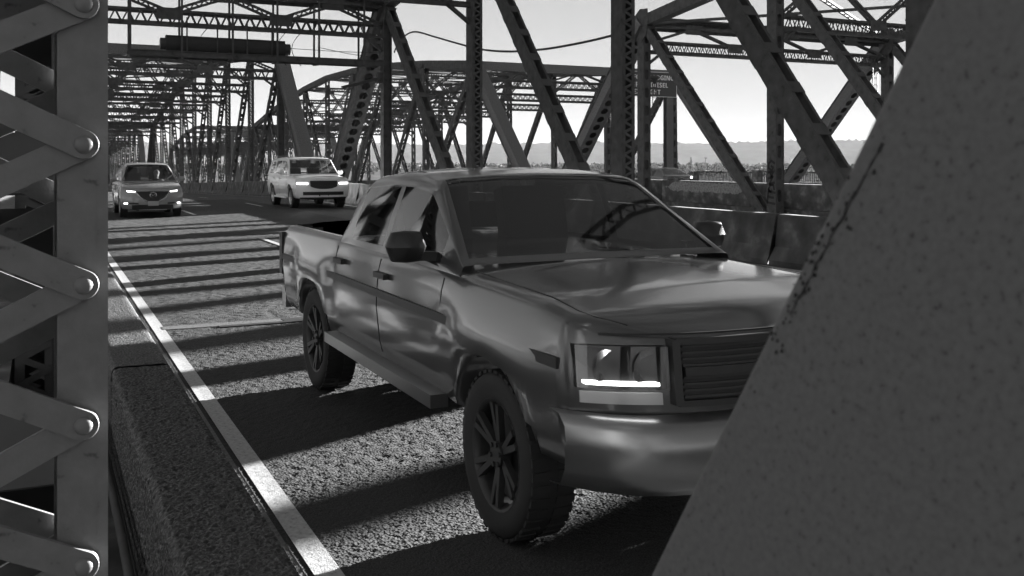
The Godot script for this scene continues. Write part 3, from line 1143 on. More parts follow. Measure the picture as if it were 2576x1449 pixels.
func build_graffiti(root: Node3D, x: float, d: float) -> void:
	# sprayed letters on the web of a post of the twin bridge
	var letters := [
		[[0.9, 0.95, 0.3, 1.0, 0.05, 0.6, 0.2, 0.1, 0.8, 0.05, 0.85, 0.45, 0.5, 0.45]],
		[[0.0, 0.0, 0.5, 1.0, 1.0, 0.0], [0.2, 0.4, 0.85, 0.35]],
		[[0.0, 0.0, 0.1, 1.0, 0.8, 0.0, 0.95, 1.0]],
		[[0.9, 0.9, 0.3, 1.0, 0.1, 0.5, 0.4, 0.0, 0.9, 0.15, 0.8, 0.5]],
		[[0.95, 0.95, 0.1, 1.0, 0.05, 0.0, 1.0, 0.0], [0.1, 0.5, 0.8, 0.5]]]
	var sizes := [0.34, 0.26, 0.28, 0.3, 0.42]
	var tilt := [-0.4, -1.0, -1.2, -1.1, -0.1]
	var y := 1.72
	for k in 5:
		var mb := MB.new()
		var s: float = sizes[k]
		y -= s * 0.95
		for st in letters[k]:
			var pts: Array = st
			for i in range(0, pts.size() - 2, 2):
				var a := Vector2(pts[i] - 0.5, pts[i + 1] - 0.5).rotated(tilt[k]) * s
				var b := Vector2(pts[i + 2] - 0.5, pts[i + 3] - 0.5).rotated(tilt[k]) * s
				var w0 := (b - a).normalized()
				a -= w0 * 0.02
				b += w0 * 0.02
				var nn := Vector2(-w0.y, w0.x) * 0.042
				var q := [a - nn, a + nn, b + nn, b - nn]
				var p := []
				for e in q:
					p.append(Vector3(x, y + s * 0.5 + e.y, -d + e.x))
				mb.quad(p[3], p[2], p[1], p[0])
		var o := part("graffiti_letter", mb, M.graffiti, root)
		o.set_meta("label", "black sprayed graffiti letter on the post")

# ------------------------------------------------------------------ far landscape
func conifer(at: Vector3, h: float, label: String, s: int) -> void:
	var t := thing("conifer", label, "tree", at, "trees on the far bank")
	var r := RandomNumberGenerator.new()
	r.seed = s
	var tr := MB.new()
	tr.tube(PackedVector3Array([Vector3.ZERO, Vector3(0, h * 0.95, 0)]), h * 0.018, 6)
	part("trunk", tr, M.bark, t)
	var cr := MB.new()
	for k in 260:
		var q := pow(r.randf(), 0.8)
		var y := h * (0.12 + 0.88 * q)
		var rad := h * 0.24 * (1.0 - q) * r.randf_range(0.55, 1.15) + 0.02 * h
		var a := r.randf() * TAU
		var dir := Vector3(cos(a), -0.18, sin(a))
		var tip := Vector3(0, y, 0) + dir * rad
		var side := Vector3(-sin(a), 0, cos(a)) * h * 0.035
		cr.tri(Vector3(0, y + h * 0.03, 0), tip + side, tip - side)
		cr.tri(Vector3(0, y, 0), tip - side - Vector3(0, h * 0.02, 0), tip + side)
	part("crown", cr, M.leaf, t)

func broadleaf(at: Vector3, h: float, label: String, s: int) -> void:
	var t := thing("broadleaf_tree", label, "tree", at, "trees on the far bank")
	var r := RandomNumberGenerator.new()
	r.seed = s
	var tr := MB.new()
	tr.tube(PackedVector3Array([Vector3.ZERO, Vector3(0, h * 0.5, 0)]), h * 0.03, 6)
	part("trunk", tr, M.bark, t)
	var cr := MB.new()
	for k in 320:
		var p := Vector3(r.randfn(0, 0.28), r.randfn(0, 0.2), r.randfn(0, 0.28)) * h + Vector3(0, h * 0.6, 0)
		var sz := h * r.randf_range(0.04, 0.1)
		var b := Basis.from_euler(Vector3(r.randf() * TAU, r.randf() * TAU, 0))
		cr.quad(p + b * Vector3(-sz, -sz, 0), p + b * Vector3(sz, -sz, 0), p + b * Vector3(sz * 0.7, sz, 0), p + b * Vector3(-sz * 0.6, sz, 0))
	part("crown", cr, M.leaf, t)

func far_point(u: float, dist: float, y: float) -> Vector3:
	# world point at a distance in the direction of a picture column (2576-wide picture)
	var yaw := atan2(1183.0, 2450.0)
	var a := yaw + atan((u - 1288.0) / 2450.0)
	return W(sin(a) * dist, y, cos(a) * dist)

func build_landscape() -> void:
	var river := MB.new()
	river.quad(Vector3(-3000, -24, 1500), Vector3(3000, -24, 1500), Vector3(3000, -24, -1000), Vector3(-3000, -24, -1000))
	struct("river", river, M.water, "wide dark river under the bridges")
	var land := MB.new()
	land.quad(Vector3(-9000, -22.0, -1000), Vector3(12000, -22.0, -1000), Vector3(12000, -22.0, -9000), Vector3(-9000, -22.0, -9000))
	land.quad(Vector3(900, -22.1, 1500), Vector3(12000, -22.1, 1500), Vector3(12000, -22.1, -1000), Vector3(900, -22.1, -1000))
	struct("land", land, M.land, "flat land on the far bank")
	# wooded ridge: tiers of slope ending in a ragged treeline
	var nz := FastNoiseLite.new()
	nz.seed = 9
	nz.frequency = 0.0008
	var hill := MB.new()
	var rows := []
	var cols := 900
	for i in 7:
		rows.append(PackedVector3Array())
	for k in cols + 1:
		var u := -1400.0 + 5200.0 * k / cols
		var ridge := 102.0 + 14.0 * nz.get_noise_1d(u * 1.6) + 5.0 * nz.get_noise_1d(u * 9.0 + 50.0) + clampf((u - 1300.0) / 700.0, -0.6, 0.9) * 7.0
		for i in 6:
			var q := i / 5.0
			rows[i].append(far_point(u, 5250.0 + 450.0 * q, lerpf(-22.0, ridge, pow(q, 0.8))))
		rows[6].append(far_point(u, 5700.0, ridge + 3.0 + 7.0 * pow(rng.randf(), 2.0) * 1.7))
	hill.grid(rows)
	struct("hill", hill, M.hill, "hazy wooded ridge along the horizon")
	# woods along the bank
	var wm := MB.new()
	for k in 1400:
		var u := rng.randf_range(-300.0, 2700.0)
		var dist := rng.randf_range(1500.0, 3300.0)
		var p := far_point(u, dist, -22.0)
		var h := rng.randf_range(9.0, 17.0)
		for i in 7:
			var c := p + Vector3(rng.randfn(0, 4), h * rng.randf_range(0.35, 1.0), rng.randfn(0, 4))
			var sz := rng.randf_range(2.5, 5.0)
			var b := Basis.from_euler(Vector3(rng.randf() * TAU, rng.randf() * TAU, 0))
			wm.quad(c + b * Vector3(-sz, -sz, 0), c + b * Vector3(sz, -sz, 0), c + b * Vector3(sz, sz, 0), c + b * Vector3(-sz, sz, 0))
			wm.quad(c + b * Vector3(0, -sz, -sz), c + b * Vector3(0, -sz, sz), c + b * Vector3(0, sz, sz), c + b * Vector3(0, sz, -sz))
	var wo := part("woods", wm, M.leaf)
	stuff(wo)
	tag(wo, "low belt of woods along the far bank", "woods")
	conifer(far_point(1738.0, 1500.0, -22.0), 29.0, "tallest dark conifer on the far bank, beside broad crowns", 1)
	for e in [[1712.0, 19.0, 2], [1766.0, 16.0, 3], [1690.0, 14.0, 7], [2072.0, 19.0, 4], [2170.0, 19.0, 5], [2142.0, 14.0, 6]]:
		if e[0] < 1800.0:
			broadleaf(far_point(e[0], 1480.0, -22.0), e[1], "rounded dark tree on the far bank beside the tallest conifer", e[2])
		else:
			conifer(far_point(e[0], 1550.0, -22.0), e[1] + 5.0, "small dark conifer on the far bank below the ridge", e[2])
	for e in [[1860.0, 16.0, 8], [1905.0, 15.0, 9]]:
		broadleaf(far_point(e[0], 1500.0, -22.0), e[1], "rounded dark tree on the far bank standing by itself", e[2])
	var mast := thing("light_mast", "slender floodlight mast on the far bank", "mast", far_point(1775.0, 1450.0, -22.0))
	var pm := MB.new()
	pm.tube(PackedVector3Array([Vector3.ZERO, Vector3(0, 27.5, 0)]), 0.45, 8)
	part("pole", pm, M.steel, mast)
	var hm := MB.new()
	hm.box(Transform3D(Basis(), Vector3(0, 28, 0)), Vector3(3.2, 1.3, 1.6))
	part("lamp_head", hm, M.steel_dark, mast)

# ------------------------------------------------------------------ vehicles (front towards +z)
func interp(list: Array, z: float) -> float:
	if z <= list[0].x:
		return list[0].y
	for i in list.size() - 1:
		if z <= list[i + 1].x:
			var q: float = (z - list[i].x) / maxf(list[i + 1].x - list[i].x, 1e-6)
			return lerpf(list[i].y, list[i + 1].y, q)
	return list[list.size() - 1].y

func soft(list: Array, z: float, r := 0.06) -> float:
	return (interp(list, z - r) + interp(list, z - r * 0.5) + 2.0 * interp(list, z) + interp(list, z + r * 0.5) + interp(list, z + r)) / 6.0

func half_width(p: Dictionary, z: float) -> float:
	var w: float = p.W * 0.5
	var f := clampf((p.L * 0.5 - z) / p.nose, 0.0, 1.0)
	var r := clampf((p.L * 0.5 + z) / p.tail, 0.0, 1.0)
	return w * minf(pow(maxf(f, 0.002), 1.0 / 3.2), pow(maxf(r, 0.002), 1.0 / 3.2))

func front_z(p: Dictionary, x: float, y: float) -> float:
	return p.L * 0.5 - p.nose * pow(clampf(absf(x) / (p.W * 0.5), 0.0, 0.995), 3.2) - lean(p, y)

func lean(p: Dictionary, y: float) -> float:
	return p.lean * maxf(0.0, y - 0.62) + 0.25 * maxf(0.0, 0.4 - y)

func wheel(root: Node3D, at: Vector3, R: float, wdt: float, spokes: int, side: float, rim_mat: Material) -> void:
	var tyre := MB.new()
	var prof := [[0.66, -0.42], [0.82, -0.5], [0.95, -0.47], [1.0, -0.36], [1.0, 0.36], [0.95, 0.47], [0.82, 0.5], [0.66, 0.42]]
	var rows := []
	for k in 33:
		var a := TAU * k / 32.0
		var line := PackedVector3Array()
		for e in prof:
			line.append(Vector3(e[1] * wdt, cos(a) * e[0] * R, sin(a) * e[0] * R))
		rows.append(line)
	var gn := MB.grid_normals(rows)
	tyre.grid(rows)
	# tread blocks
	for k in 40:
		var a := TAU * k / 40.0
		for s in [-0.25, 0.25]:
			tyre.box(Transform3D(Basis(Vector3.RIGHT, a), Vector3(s * wdt, cos(a) * R, sin(a) * R)), Vector3(wdt * 0.36, 0.014, R * 0.1))
	var o := part("wheel", tyre, M.rubber, root)
	o.position = at
	var rim := MB.new()
	var rr := []
	for k in 33:
		var a := TAU * k / 32.0
		var line := PackedVector3Array()
		for e in [[0.68, 0.44], [0.64, 0.42], [0.6, 0.3], [0.6, -0.3]]:
			line.append(Vector3(side * e[1] * wdt, cos(a) * e[0] * R, sin(a) * e[0] * R))
		rr.append(line)
	rim.grid(rr)
	for k in spokes:
		var a := TAU * k / spokes
		for e in [-0.13, 0.13]:
			var d := Vector3(0, cos(a + e), sin(a + e))
			var d0 := Vector3(0, cos(a + e * 0.4), sin(a + e * 0.4))
			rim.bar(d0 * R * 0.1 + Vector3(side * wdt * 0.3, 0, 0), d * R * 0.63 + Vector3(side * wdt * 0.4, 0, 0), Vector3.RIGHT, 0.03, R * 0.075)
		var ld := Vector3(0, cos(a + 0.3), sin(a + 0.3)) * R * 0.13
		rim.tube(PackedVector3Array([ld + Vector3(side * wdt * 0.36, 0, 0), ld + Vector3(side * wdt * 0.46, 0, 0)]), 0.012, 6)
	rim.tube(PackedVector3Array([Vector3(side * wdt * 0.2, 0, 0), Vector3(side * wdt * 0.42, 0, 0)]), R * 0.16, 12)
	part("rim", rim, rim_mat, o)
	var disc := MB.new()
	disc.tube(PackedVector3Array([Vector3(side * wdt * 0.05, 0, 0), Vector3(side * wdt * 0.12, 0, 0)]), R * 0.58, 20)
	part("brake_disc", disc, M.steel_dark, o)

func front_patch(p: Dictionary, x0: float, x1: float, lo: Callable, hi: Callable, proud: float, nx := 10, ny := 4) -> MB:
	var mb := MB.new()
	var rows := []
	for i in ny + 1:
		var line := PackedVector3Array()
		for j in nx + 1:
			var x := lerpf(x0, x1, float(j) / nx)
			var y := lerpf(lo.call(x), hi.call(x), float(i) / ny)
			line.append(Vector3(x, y, front_z(p, x, y) + proud))
		rows.append(line)
	mb.grid(rows)
	# skirt
	var ring := []
	for j in nx + 1:
		ring.append(rows[0][j])
	for i in range(1, ny + 1):
		ring.append(rows[i][nx])
	for j in range(nx - 1, -1, -1):
		ring.append(rows[ny][j])
	for i in range(ny - 1, 0, -1):
		ring.append(rows[i][0])
	for k in ring.size():
		var a: Vector3 = ring[k]
		var b: Vector3 = ring[(k + 1) % ring.size()]
		mb.quad(a, a - Vector3(0, 0, 0.05), b - Vector3(0, 0, 0.05), b)
	return mb

func make_vehicle(root: Node3D, p: Dictionary) -> void:
	var zs := []
	var z: float = -p.L * 0.5 + 0.0006
	while z < p.L * 0.5:
		zs.append(z)
		var edge := minf(z + p.L * 0.5, p.L * 0.5 - z)
		z += 0.004 if edge < 0.012 else 0.015 if edge < 0.08 else 0.045
	zs.append(p.L * 0.5 - 0.0006)
	for wz in p.wheels:
		for s in [-1.0, 1.0]:
			zs.append(wz + s * p.arch)
			zs.append(wz + s * (p.arch + 0.004))
	if p.has("bed"):
		for e in p.bed:
			zs.append(e - 0.002)
			zs.append(e + 0.002)
	zs.sort()
	var rows := []
	for zz in zs:
		var w := half_width(p, zz)
		var yd := soft(p.deck, zz)
		var yb: float = p.yb
		var ya := yb
		for wz in p.wheels:
			var q: float = p.arch * p.arch - (zz - wz) * (zz - wz)
			if q >= 0.0:
				ya = maxf(ya, p.R + sqrt(q))
		var mid: float = lerpf(yb, yd, 0.52)
		var half: Array = [Vector2(0.0, yb), Vector2(0.84, yb), Vector2(0.94, yb + 0.05), Vector2(0.975, lerpf(yb, mid, 0.45)), Vector2(1.0, mid), Vector2(0.995, lerpf(mid, yd, 0.35)), Vector2(0.982, lerpf(mid, yd, 0.68)), Vector2(0.962, yd - 0.045), Vector2(0.935, yd - 0.012), Vector2(0.88, yd)]
		var in_bed: bool = p.has("bed") and zz > p.bed[0] and zz < p.bed[1]
		if in_bed:
			half.append_array([Vector2(0.86, yd - 0.01), Vector2(0.85, yd - 0.08), Vector2(0.85, 0.78), Vector2(0.0, 0.76)])
		else:
			half.append_array([Vector2(0.7, yd + 0.012), Vector2(0.45, yd + 0.022), Vector2(0.2, yd + 0.028), Vector2(0.0, yd + 0.03)])
		var line := PackedVector3Array()
		for s in [-1.0, 1.0]:
			var idx := range(half.size()) if s < 0.0 else range(half.size() - 2, -1, -1)
			for i in idx:
				var h: Vector2 = half[i]
				var y := maxf(h.y, ya) if (i < 9 or in_bed) else h.y
				var bulge := 0.0
				for wz in p.wheels:
					bulge = maxf(bulge, p.flare * exp(-pow((zz - wz) / (p.arch * 1.15), 4.0)) * (1.0 if i >= 2 and i <= 5 else 0.0))
				var zf: float = zz
				var near_front: float = clampf((zz - (p.L * 0.5 - 0.7)) / 0.7, 0.0, 1.0)
				zf -= lean(p, y) * near_front
				line.append(Vector3(s * (h.x * w + bulge), y, zf))
		rows.append(line)
	var body := MB.new()
	body.grid(rows, Vector3(0, p.yb + 0.35, 1e9))
	for e in [0, rows.size() - 1]:
		var c := Vector3(0, lerpf(p.yb, interp(p.deck, zs[e]), 0.5), rows[e][0].z)
		for j in rows[e].size() - 1:
			body.tri(c, rows[e][j], rows[e][j + 1])
	part("body", body, p.paint, root)
	# chassis so that one does not look through under the floor
	var ch := MB.new()
	ch.box(Transform3D(Basis(), Vector3(0, p.yb + 0.02, 0)), Vector3(p.W * 0.5, 0.12, p.L * 0.86))
	for wz in p.wheels:
		ch.tube(PackedVector3Array([Vector3(-p.W * 0.4, p.R, wz), Vector3(p.W * 0.4, p.R, wz)]), 0.05, 8)
	part("chassis", ch, M.black, root)
	# cabin
	var cz := []
	z = p.roof[0].x
	var zend: float = p.roof[p.roof.size() - 1].x
	while z < zend:
		cz.append(z)
		z += 0.04
	cz.append(zend)
	for wn in p.windows:
		cz.append(wn[0])
		cz.append(wn[1])
	cz.sort()
	var crow := []
	for zz in cz:
		var b := soft(p.deck, zz) - 0.03
		if p.has("bed") and zz < p.bed[1] + 0.02:
			b = soft(p.deck, p.bed[1] + 0.1) - 0.03
		var yr := maxf(soft(p.roof, zz, 0.05), b + 0.015)
		var wb := half_width(p, clampf(zz, -p.L * 0.5 + p.tail, p.L * 0.5 - p.nose)) * 0.945
		var wr: float = p.W * 0.5 * p.top
		var k := clampf((yr - b) / (p.H - b), 0.0, 1.0)
		var tw := lerpf(wb, wr, k)
		var half := [Vector2(wb, b), Vector2(lerpf(wb, tw, 0.1) + 0.004, lerpf(b, yr, 0.1)), Vector2(lerpf(wb, tw, 0.45) + 0.018 * k, lerpf(b, yr, 0.45)), Vector2(lerpf(wb, tw, 0.84) + 0.012 * k, lerpf(b, yr, 0.84)), Vector2(tw, lerpf(b, yr, 0.95)), Vector2(tw - 0.045, yr), Vector2(tw - 0.1, yr + 0.012 * k), Vector2(tw * 0.5, yr + 0.028 * k), Vector2(0, yr + 0.034 * k)]
		var line := PackedVector3Array()
		for s in [-1.0, 1.0]:
			for i in (range(9) if s < 0.0 else range(7, -1, -1)):
				line.append(Vector3(s * half[i].x, half[i].y, zz))
		crow.append(line)
	var gn := MB.grid_normals(crow, Vector3(0, 1.0, 1e9))
	var roof_mb := MB.new()
	var screen := MB.new()
	var rear := MB.new()
	var panes := {}
	for i in crow.size() - 1:
		var zm: float = (cz[i] + cz[i + 1]) * 0.5
		for j in 16:
			var h := j if j < 8 else 15 - j
			var mbq := roof_mb
			if h == 1 or h == 2:
				for k in p.windows.size():
					if zm > p.windows[k][0] and zm < p.windows[k][1]:
						var key := "%d_%d" % [k, 0 if j < 8 else 1]
						if not panes.has(key):
							panes[key] = MB.new()
						mbq = panes[key]
			elif h >= 6 or (h == 5 and zm > p.roof_front):
				if zm > p.roof_front + 0.03 and zm < zend - 0.06:
					mbq = screen
				elif zm < p.roof_rear - 0.03 and zm > p.roof[0].x + 0.06:
					mbq = rear
			mbq.quadn(crow[i][j], crow[i][j + 1], crow[i + 1][j + 1], crow[i + 1][j], gn[i][j], gn[i][j + 1], gn[i + 1][j + 1], gn[i + 1][j])
	part("roof", roof_mb, p.paint, root)
	part("windshield", screen, M.glass, root)
	if rear.v.size() > 0:
		part("rear_window", rear, M.glass, root)
	for k in panes:
		part("side_window", panes[k], M.glass, root)
	# dark seals round the side windows
	# wheels
	for wz in p.wheels:
		for s in [-1.0, 1.0]:
			wheel(root, Vector3(s * (p.W * 0.5 - p.tyre * 0.5 - 0.015), p.R, wz), p.R, p.tyre, p.spokes, s, p.get("rim", M.alloy))
	# inside
	var dash := MB.new()
	dash.box(Transform3D(Basis(), Vector3(0, interp(p.deck, zend) - 0.14, zend - 0.35)), Vector3(p.W * 0.78, 0.2, 0.5))
	part("dashboard", dash, M.trim, root)
	for s in [-0.37, 0.37]:
		var seat := MB.new()
		seat.box(Transform3D(Basis(), Vector3(s, p.yb + 0.38, p.seat)), Vector3(0.5, 0.2, 0.5))
		seat.box(Transform3D(Basis(Vector3.RIGHT, -0.25), Vector3(s, p.yb + 0.75, p.seat - 0.3)), Vector3(0.48, 0.7, 0.14))
		seat.box(Transform3D(Basis(), Vector3(s, minf(p.yb + 1.2, p.H - 0.22), p.seat - 0.4)), Vector3(0.26, 0.18, 0.09))
		part("seat", seat, M.seat, root)
	# mirrors
	for s in [-1.0, 1.0]:
		var mr := MB.new()
		var mz: float = p.mirror
		var my: float = interp(p.deck, mz) + 0.1
		var rws := []
		for i in 6:
			var line := PackedVector3Array()
			var q: float = [0.01, 0.8, 1.0, 1.0, 0.95, 0.01][i]
			for k in 9:
				var a := TAU * k / 8.0
				line.append(Vector3(s * (p.W * 0.5 + 0.1 + cos(a) * 0.11 * q), my + clampf(sin(a) * 1.3, -1, 1) * 0.085 * q, mz + 0.09 - 0.032 * i))
			rws.append(line)
		mr.grid(rws, Vector3(s * (p.W * 0.5 + 0.1), my, 1e9))
		mr.bar(Vector3(s * p.W * 0.45, my - 0.06, mz), Vector3(s * (p.W * 0.5 + 0.06), my - 0.05, mz), Vector3.UP, 0.05, 0.06)
		part("mirror", mr, p.get("mirror_mat", p.paint), root)
	# door handles and door gaps
	for hz in p.handles:
		for s in [-1.0, 1.0]:
			var hd := MB.new()
			var hy: float = interp(p.deck, hz) - 0.14
			hd.bar(Vector3(s * (p.W * 0.5 * 0.985 + 0.02), hy, hz - 0.1), Vector3(s * (p.W * 0.5 * 0.985 + 0.02), hy, hz + 0.1), Vector3.UP, 0.035, 0.03)
			part("door_handle", hd, p.handle_mat, root)
	for gz in p.gaps:
		for s in [-1.0, 1.0]:
			var gp := MB.new()
			var last := Vector3.ZERO
			for k in 9:
				var yb2: float = lerpf(p.yb + 0.1, interp(p.deck, gz) - 0.05, k / 8.0)
				var q := Vector3(s * (side_x(p, gz, yb2) + 0.001), yb2, gz)
				if k > 0:
					gp.bar(last, q, Vector3(0, 0, 1), 0.009, 0.004)
				last = q
			part("door_gap", gp, M.black, root)

func side_x(p: Dictionary, z: float, y: float) -> float:
	var w := half_width(p, z)
	var yd := soft(p.deck, z)
	var yb: float = p.yb
	var mid := lerpf(yb, yd, 0.52)
	var half: Array = [Vector2(0.94, yb + 0.05), Vector2(0.975, lerpf(yb, mid, 0.45)), Vector2(1.0, mid), Vector2(0.995, lerpf(mid, yd, 0.35)), Vector2(0.982, lerpf(mid, yd, 0.68)), Vector2(0.962, yd - 0.045)]
	for i in half.size() - 1:
		if y <= half[i + 1].y:
			return w * lerpf(half[i].x, half[i + 1].x, clampf((y - half[i].y) / (half[i + 1].y - half[i].y), 0.0, 1.0))
	return w * 0.962

func head_lamp(root: Node3D, p: Dictionary, x0: float, x1: float, lo: Callable, hi: Callable, lit: bool, proud := 0.012) -> void:
	for s in [-1.0, 1.0]:
		var mb := front_patch(p, s * x0, s * x1, func(x): return lo.call(absf(x)), func(x): return hi.call(absf(x)), proud)
		part("headlight", mb, M.lamp if lit else M.lamp_off, root)
		if lit:
			var sp := SpotLight3D.new()
			var xm: float = s * (x0 + x1) * 0.5
			var ym: float = (lo.call(absf(xm)) + hi.call(absf(xm))) * 0.5
			sp.name = "headlight_beam"
			root.add_child(sp, true)
			sp.position = Vector3(xm, ym, front_z(p, xm, ym) + 0.08)
			sp.rotation = Vector3(-0.05, PI, 0)
			sp.light_energy = 0.06
			sp.light_size = 0.05
			sp.spot_angle = 35.0
			sp.spot_range = 60.0
			sp.spot_attenuation = 2.0
			sp.shadow_enabled = true

func cst(v: float) -> Callable:
	return func(_x): return v

func build_vehicles() -> void:
	# --- crossover
	var p := {"L": 4.55, "W": 1.84, "H": 1.66, "yb": 0.24, "nose": 0.42, "tail": 0.4, "lean": 0.5, "wheels": [1.38, -1.32], "R": 0.355, "arch": 0.41, "tyre": 0.22, "spokes": 10, "flare": 0.02, "top": 0.7, "paint": M.paint_gray, "handle_mat": M.paint_gray,
		"deck": [Vector2(-2.27, 0.95), Vector2(-2.1, 1.1), Vector2(-1.0, 1.1), Vector2(0.9, 1.06), Vector2(1.25, 1.04), Vector2(1.8, 0.96), Vector2(2.12, 0.87), Vector2(2.27, 0.76)],
		"roof": [Vector2(-2.15, 1.1), Vector2(-1.85, 1.45), Vector2(-1.5, 1.59), Vector2(-0.5, 1.66), Vector2(0.1, 1.645), Vector2(0.35, 1.6), Vector2(1.2, 1.06)], "roof_front": 0.3, "roof_rear": -1.55,
		"windows": [[-1.35, -0.42], [-0.32, 0.78]], "seat": -0.2, "mirror": 0.72, "handles": [-0.2, -1.1], "gaps": [0.9, -0.37, -1.3]}
	var car := thing("crossover_car", "silver grey crossover car with lit headlights and oval black grille", "car", W(3.08, 0.0, 33.95))
	make_vehicle(car, p)
	var gl := front_patch(p, -0.46, 0.46, func(x): return 0.5 + 0.3 * pow(absf(x) / 0.47, 2.4), func(x): return 0.81 - 0.02 * absf(x), 0.012, 18, 5)
	var grille := part("grille", gl, M.black, car)
	var rimg := MB.new()
	var pth := PackedVector3Array()
	for k in 25:
		var x := -0.5 + k / 24.0
		var y := 0.485 + 0.3 * pow(absf(x) / 0.49, 2.4)
		pth.append(Vector3(x, minf(y, 0.82), front_z(p, x, minf(y, 0.82)) + 0.02))
	rimg.tube(pth, 0.014, 6)
	part("grille_rim", rimg, M.chrome, grille)
	var em := MB.new()
	pth = PackedVector3Array()
	for k in 21:
		var a := TAU * k / 20.0
		pth.append(Vector3(cos(a) * 0.095, 0.7 + sin(a) * 0.072, front_z(p, 0, 0.7) + 0.03))
	em.tube(pth, 0.011, 6)
	pth = PackedVector3Array()
	for e in [[-0.09, 0.715], [-0.05, 0.722], [0.0, 0.68], [0.05, 0.722], [0.09, 0.715]]:
		pth.append(Vector3(e[0], e[1], front_z(p, 0, 0.7) + 0.032))
	em.tube(pth, 0.01, 6)
	part("emblem", em, M.chrome, grille)
	head_lamp(car, p, 0.5, 0.86, func(x): return 0.79 + 0.02 * (x - 0.5), func(x): return 0.808 + 0.12 * (x - 0.5), true)
	var low := front_patch(p, -0.6, 0.6, func(x): return 0.26, func(x): return 0.4 - 0.05 * clampf(absf(x) - 0.4, 0, 1), 0.008, 14, 3)
	part("lower_intake", low, M.black, car)
	for s in [-1.0, 1.0]:
		part("air_slot", front_patch(p, s * 0.42, s * 0.84, cst(0.42), func(x): return 0.455 + 0.02 * absf(x), 0.01, 8, 2), M.black, car)
		part("fog_lamp", front_patch(p, s * 0.72, s * 0.82, cst(0.425), cst(0.46), 0.02, 3, 2), M.lamp, car)
		part("crease", front_patch(p, s * 0.5, s * 0.8, func(x): return 0.55 + 0.05 * absf(x), func(x): return 0.6 + 0.04 * absf(x), 0.004, 6, 2), M.paint_gray, car)
	var pl := front_patch(p, -0.155, 0.155, cst(0.37), cst(0.51), 0.035, 4, 2)
	part("license_plate", pl, M.lamp_off, car)
	var skid := front_patch(p, -0.4, 0.4, cst(0.235), cst(0.255), 0.03, 8, 1)
	part("skid_bar", skid, M.alloy, car)
	build_driver(Vector3(3.08 + 0.36, 0.0, 33.95 + 0.15))
	# --- large white sport utility
	p = {"L": 5.25, "W": 2.04, "H": 1.86, "yb": 0.36, "nose": 0.28, "tail": 0.25, "lean": 0.1, "wheels": [1.58, -1.48], "R": 0.4, "arch": 0.47, "tyre": 0.28, "spokes": 6, "flare": 0.03, "top": 0.8, "paint": M.paint_white, "handle_mat": M.paint_white,
		"deck": [Vector2(-2.62, 1.15), Vector2(-2.5, 1.22), Vector2(-1.0, 1.22), Vector2(1.0, 1.2), Vector2(1.3, 1.2), Vector2(2.2, 1.13), Vector2(2.5, 1.06), Vector2(2.625, 0.95)],
		"roof": [Vector2(-2.58, 1.25), Vector2(-2.4, 1.7), Vector2(-2.2, 1.83), Vector2(-1.0, 1.87), Vector2(0.2, 1.85), Vector2(0.5, 1.81), Vector2(1.2, 1.2)], "roof_front": 0.45, "roof_rear": -2.25,
		"windows": [[-2.15, -1.35], [-1.22, -0.35], [-0.22, 0.82]], "seat": -0.1, "mirror": 0.75, "handles": [-0.15, -1.1], "gaps": [0.95, -0.28, -1.25]}
	var suv := thing("sport_utility", "large white sport utility with wide slatted grille and lit headlights", "car", W(9.28, 0.0, 37.6))
	make_vehicle(suv, p)
	var sg := front_patch(p, -0.5, 0.5, func(x): return 0.72 + 0.1 * pow(absf(x) / 0.5, 3.0), cst(1.02), 0.012, 12, 4)
	grille = part("grille", sg, M.black, suv)
	for k in 5:
		part("grille_bar", front_patch(p, -0.46, 0.46, cst(0.79 + k * 0.05), cst(0.802 + k * 0.05), 0.025, 10, 1), M.alloy_dark, grille)
	head_lamp(suv, p, 0.58, 0.95, cst(0.9), cst(0.95), true)
	part("lower_intake", front_patch(p, -0.75, 0.75, cst(0.5), cst(0.62), 0.012, 12, 2), M.black, suv)
	part("bumper_lip", front_patch(p, -0.85, 0.85, cst(0.36), cst(0.42), 0.02, 12, 2), M.trim, suv)
	for s in [-1.0, 1.0]:
		var st := MB.new()
		st.bar(Vector3(s * 1.0, 0.38, -0.95), Vector3(s * 1.0, 0.38, 1.05), Vector3.UP, 0.06, 0.14)
		part("running_board", st, M.paint_white, suv)
		var rk := MB.new()
		rk.tube(PackedVector3Array([Vector3(s * 0.72, 1.86, -2.0), Vector3(s * 0.72, 1.93, -1.9), Vector3(s * 0.72, 1.93, 0.0), Vector3(s * 0.72, 1.86, 0.12)]), 0.02, 6)
		part("roof_rail", rk, M.trim, suv)
	# --- low dark car on the twin bridge, driving away
	p = {"L": 4.6, "W": 1.8, "H": 1.42, "yb": 0.2, "nose": 0.4, "tail": 0.35, "lean": 0.3, "wheels": [1.35, -1.35], "R": 0.32, "arch": 0.37, "tyre": 0.2, "spokes": 7, "flare": 0.01, "top": 0.66, "paint": M.paint_dark, "handle_mat": M.paint_dark,
		"deck": [Vector2(-2.3, 0.9), Vector2(-2.1, 1.02), Vector2(-1.2, 1.0), Vector2(0.9, 0.94), Vector2(1.9, 0.82), Vector2(2.3, 0.68)],
		"roof": [Vector2(-1.9, 1.03), Vector2(-1.1, 1.36), Vector2(-0.4, 1.42), Vector2(0.1, 1.38), Vector2(1.1, 0.94)], "roof_front": 0.05, "roof_rear": -1.05,
		"windows": [[-1.1, -0.42], [-0.32, 0.65]], "seat": -0.2, "mirror": 0.65, "handles": [-0.2], "gaps": [0.85, -0.37]}
	var sd := thing("sedan", "low dark sedan driving behind the parapet of the twin bridge", "car", W(28.0, 0.0, 41.3))
	make_vehicle(sd, p)
	sd.rotation.y = PI
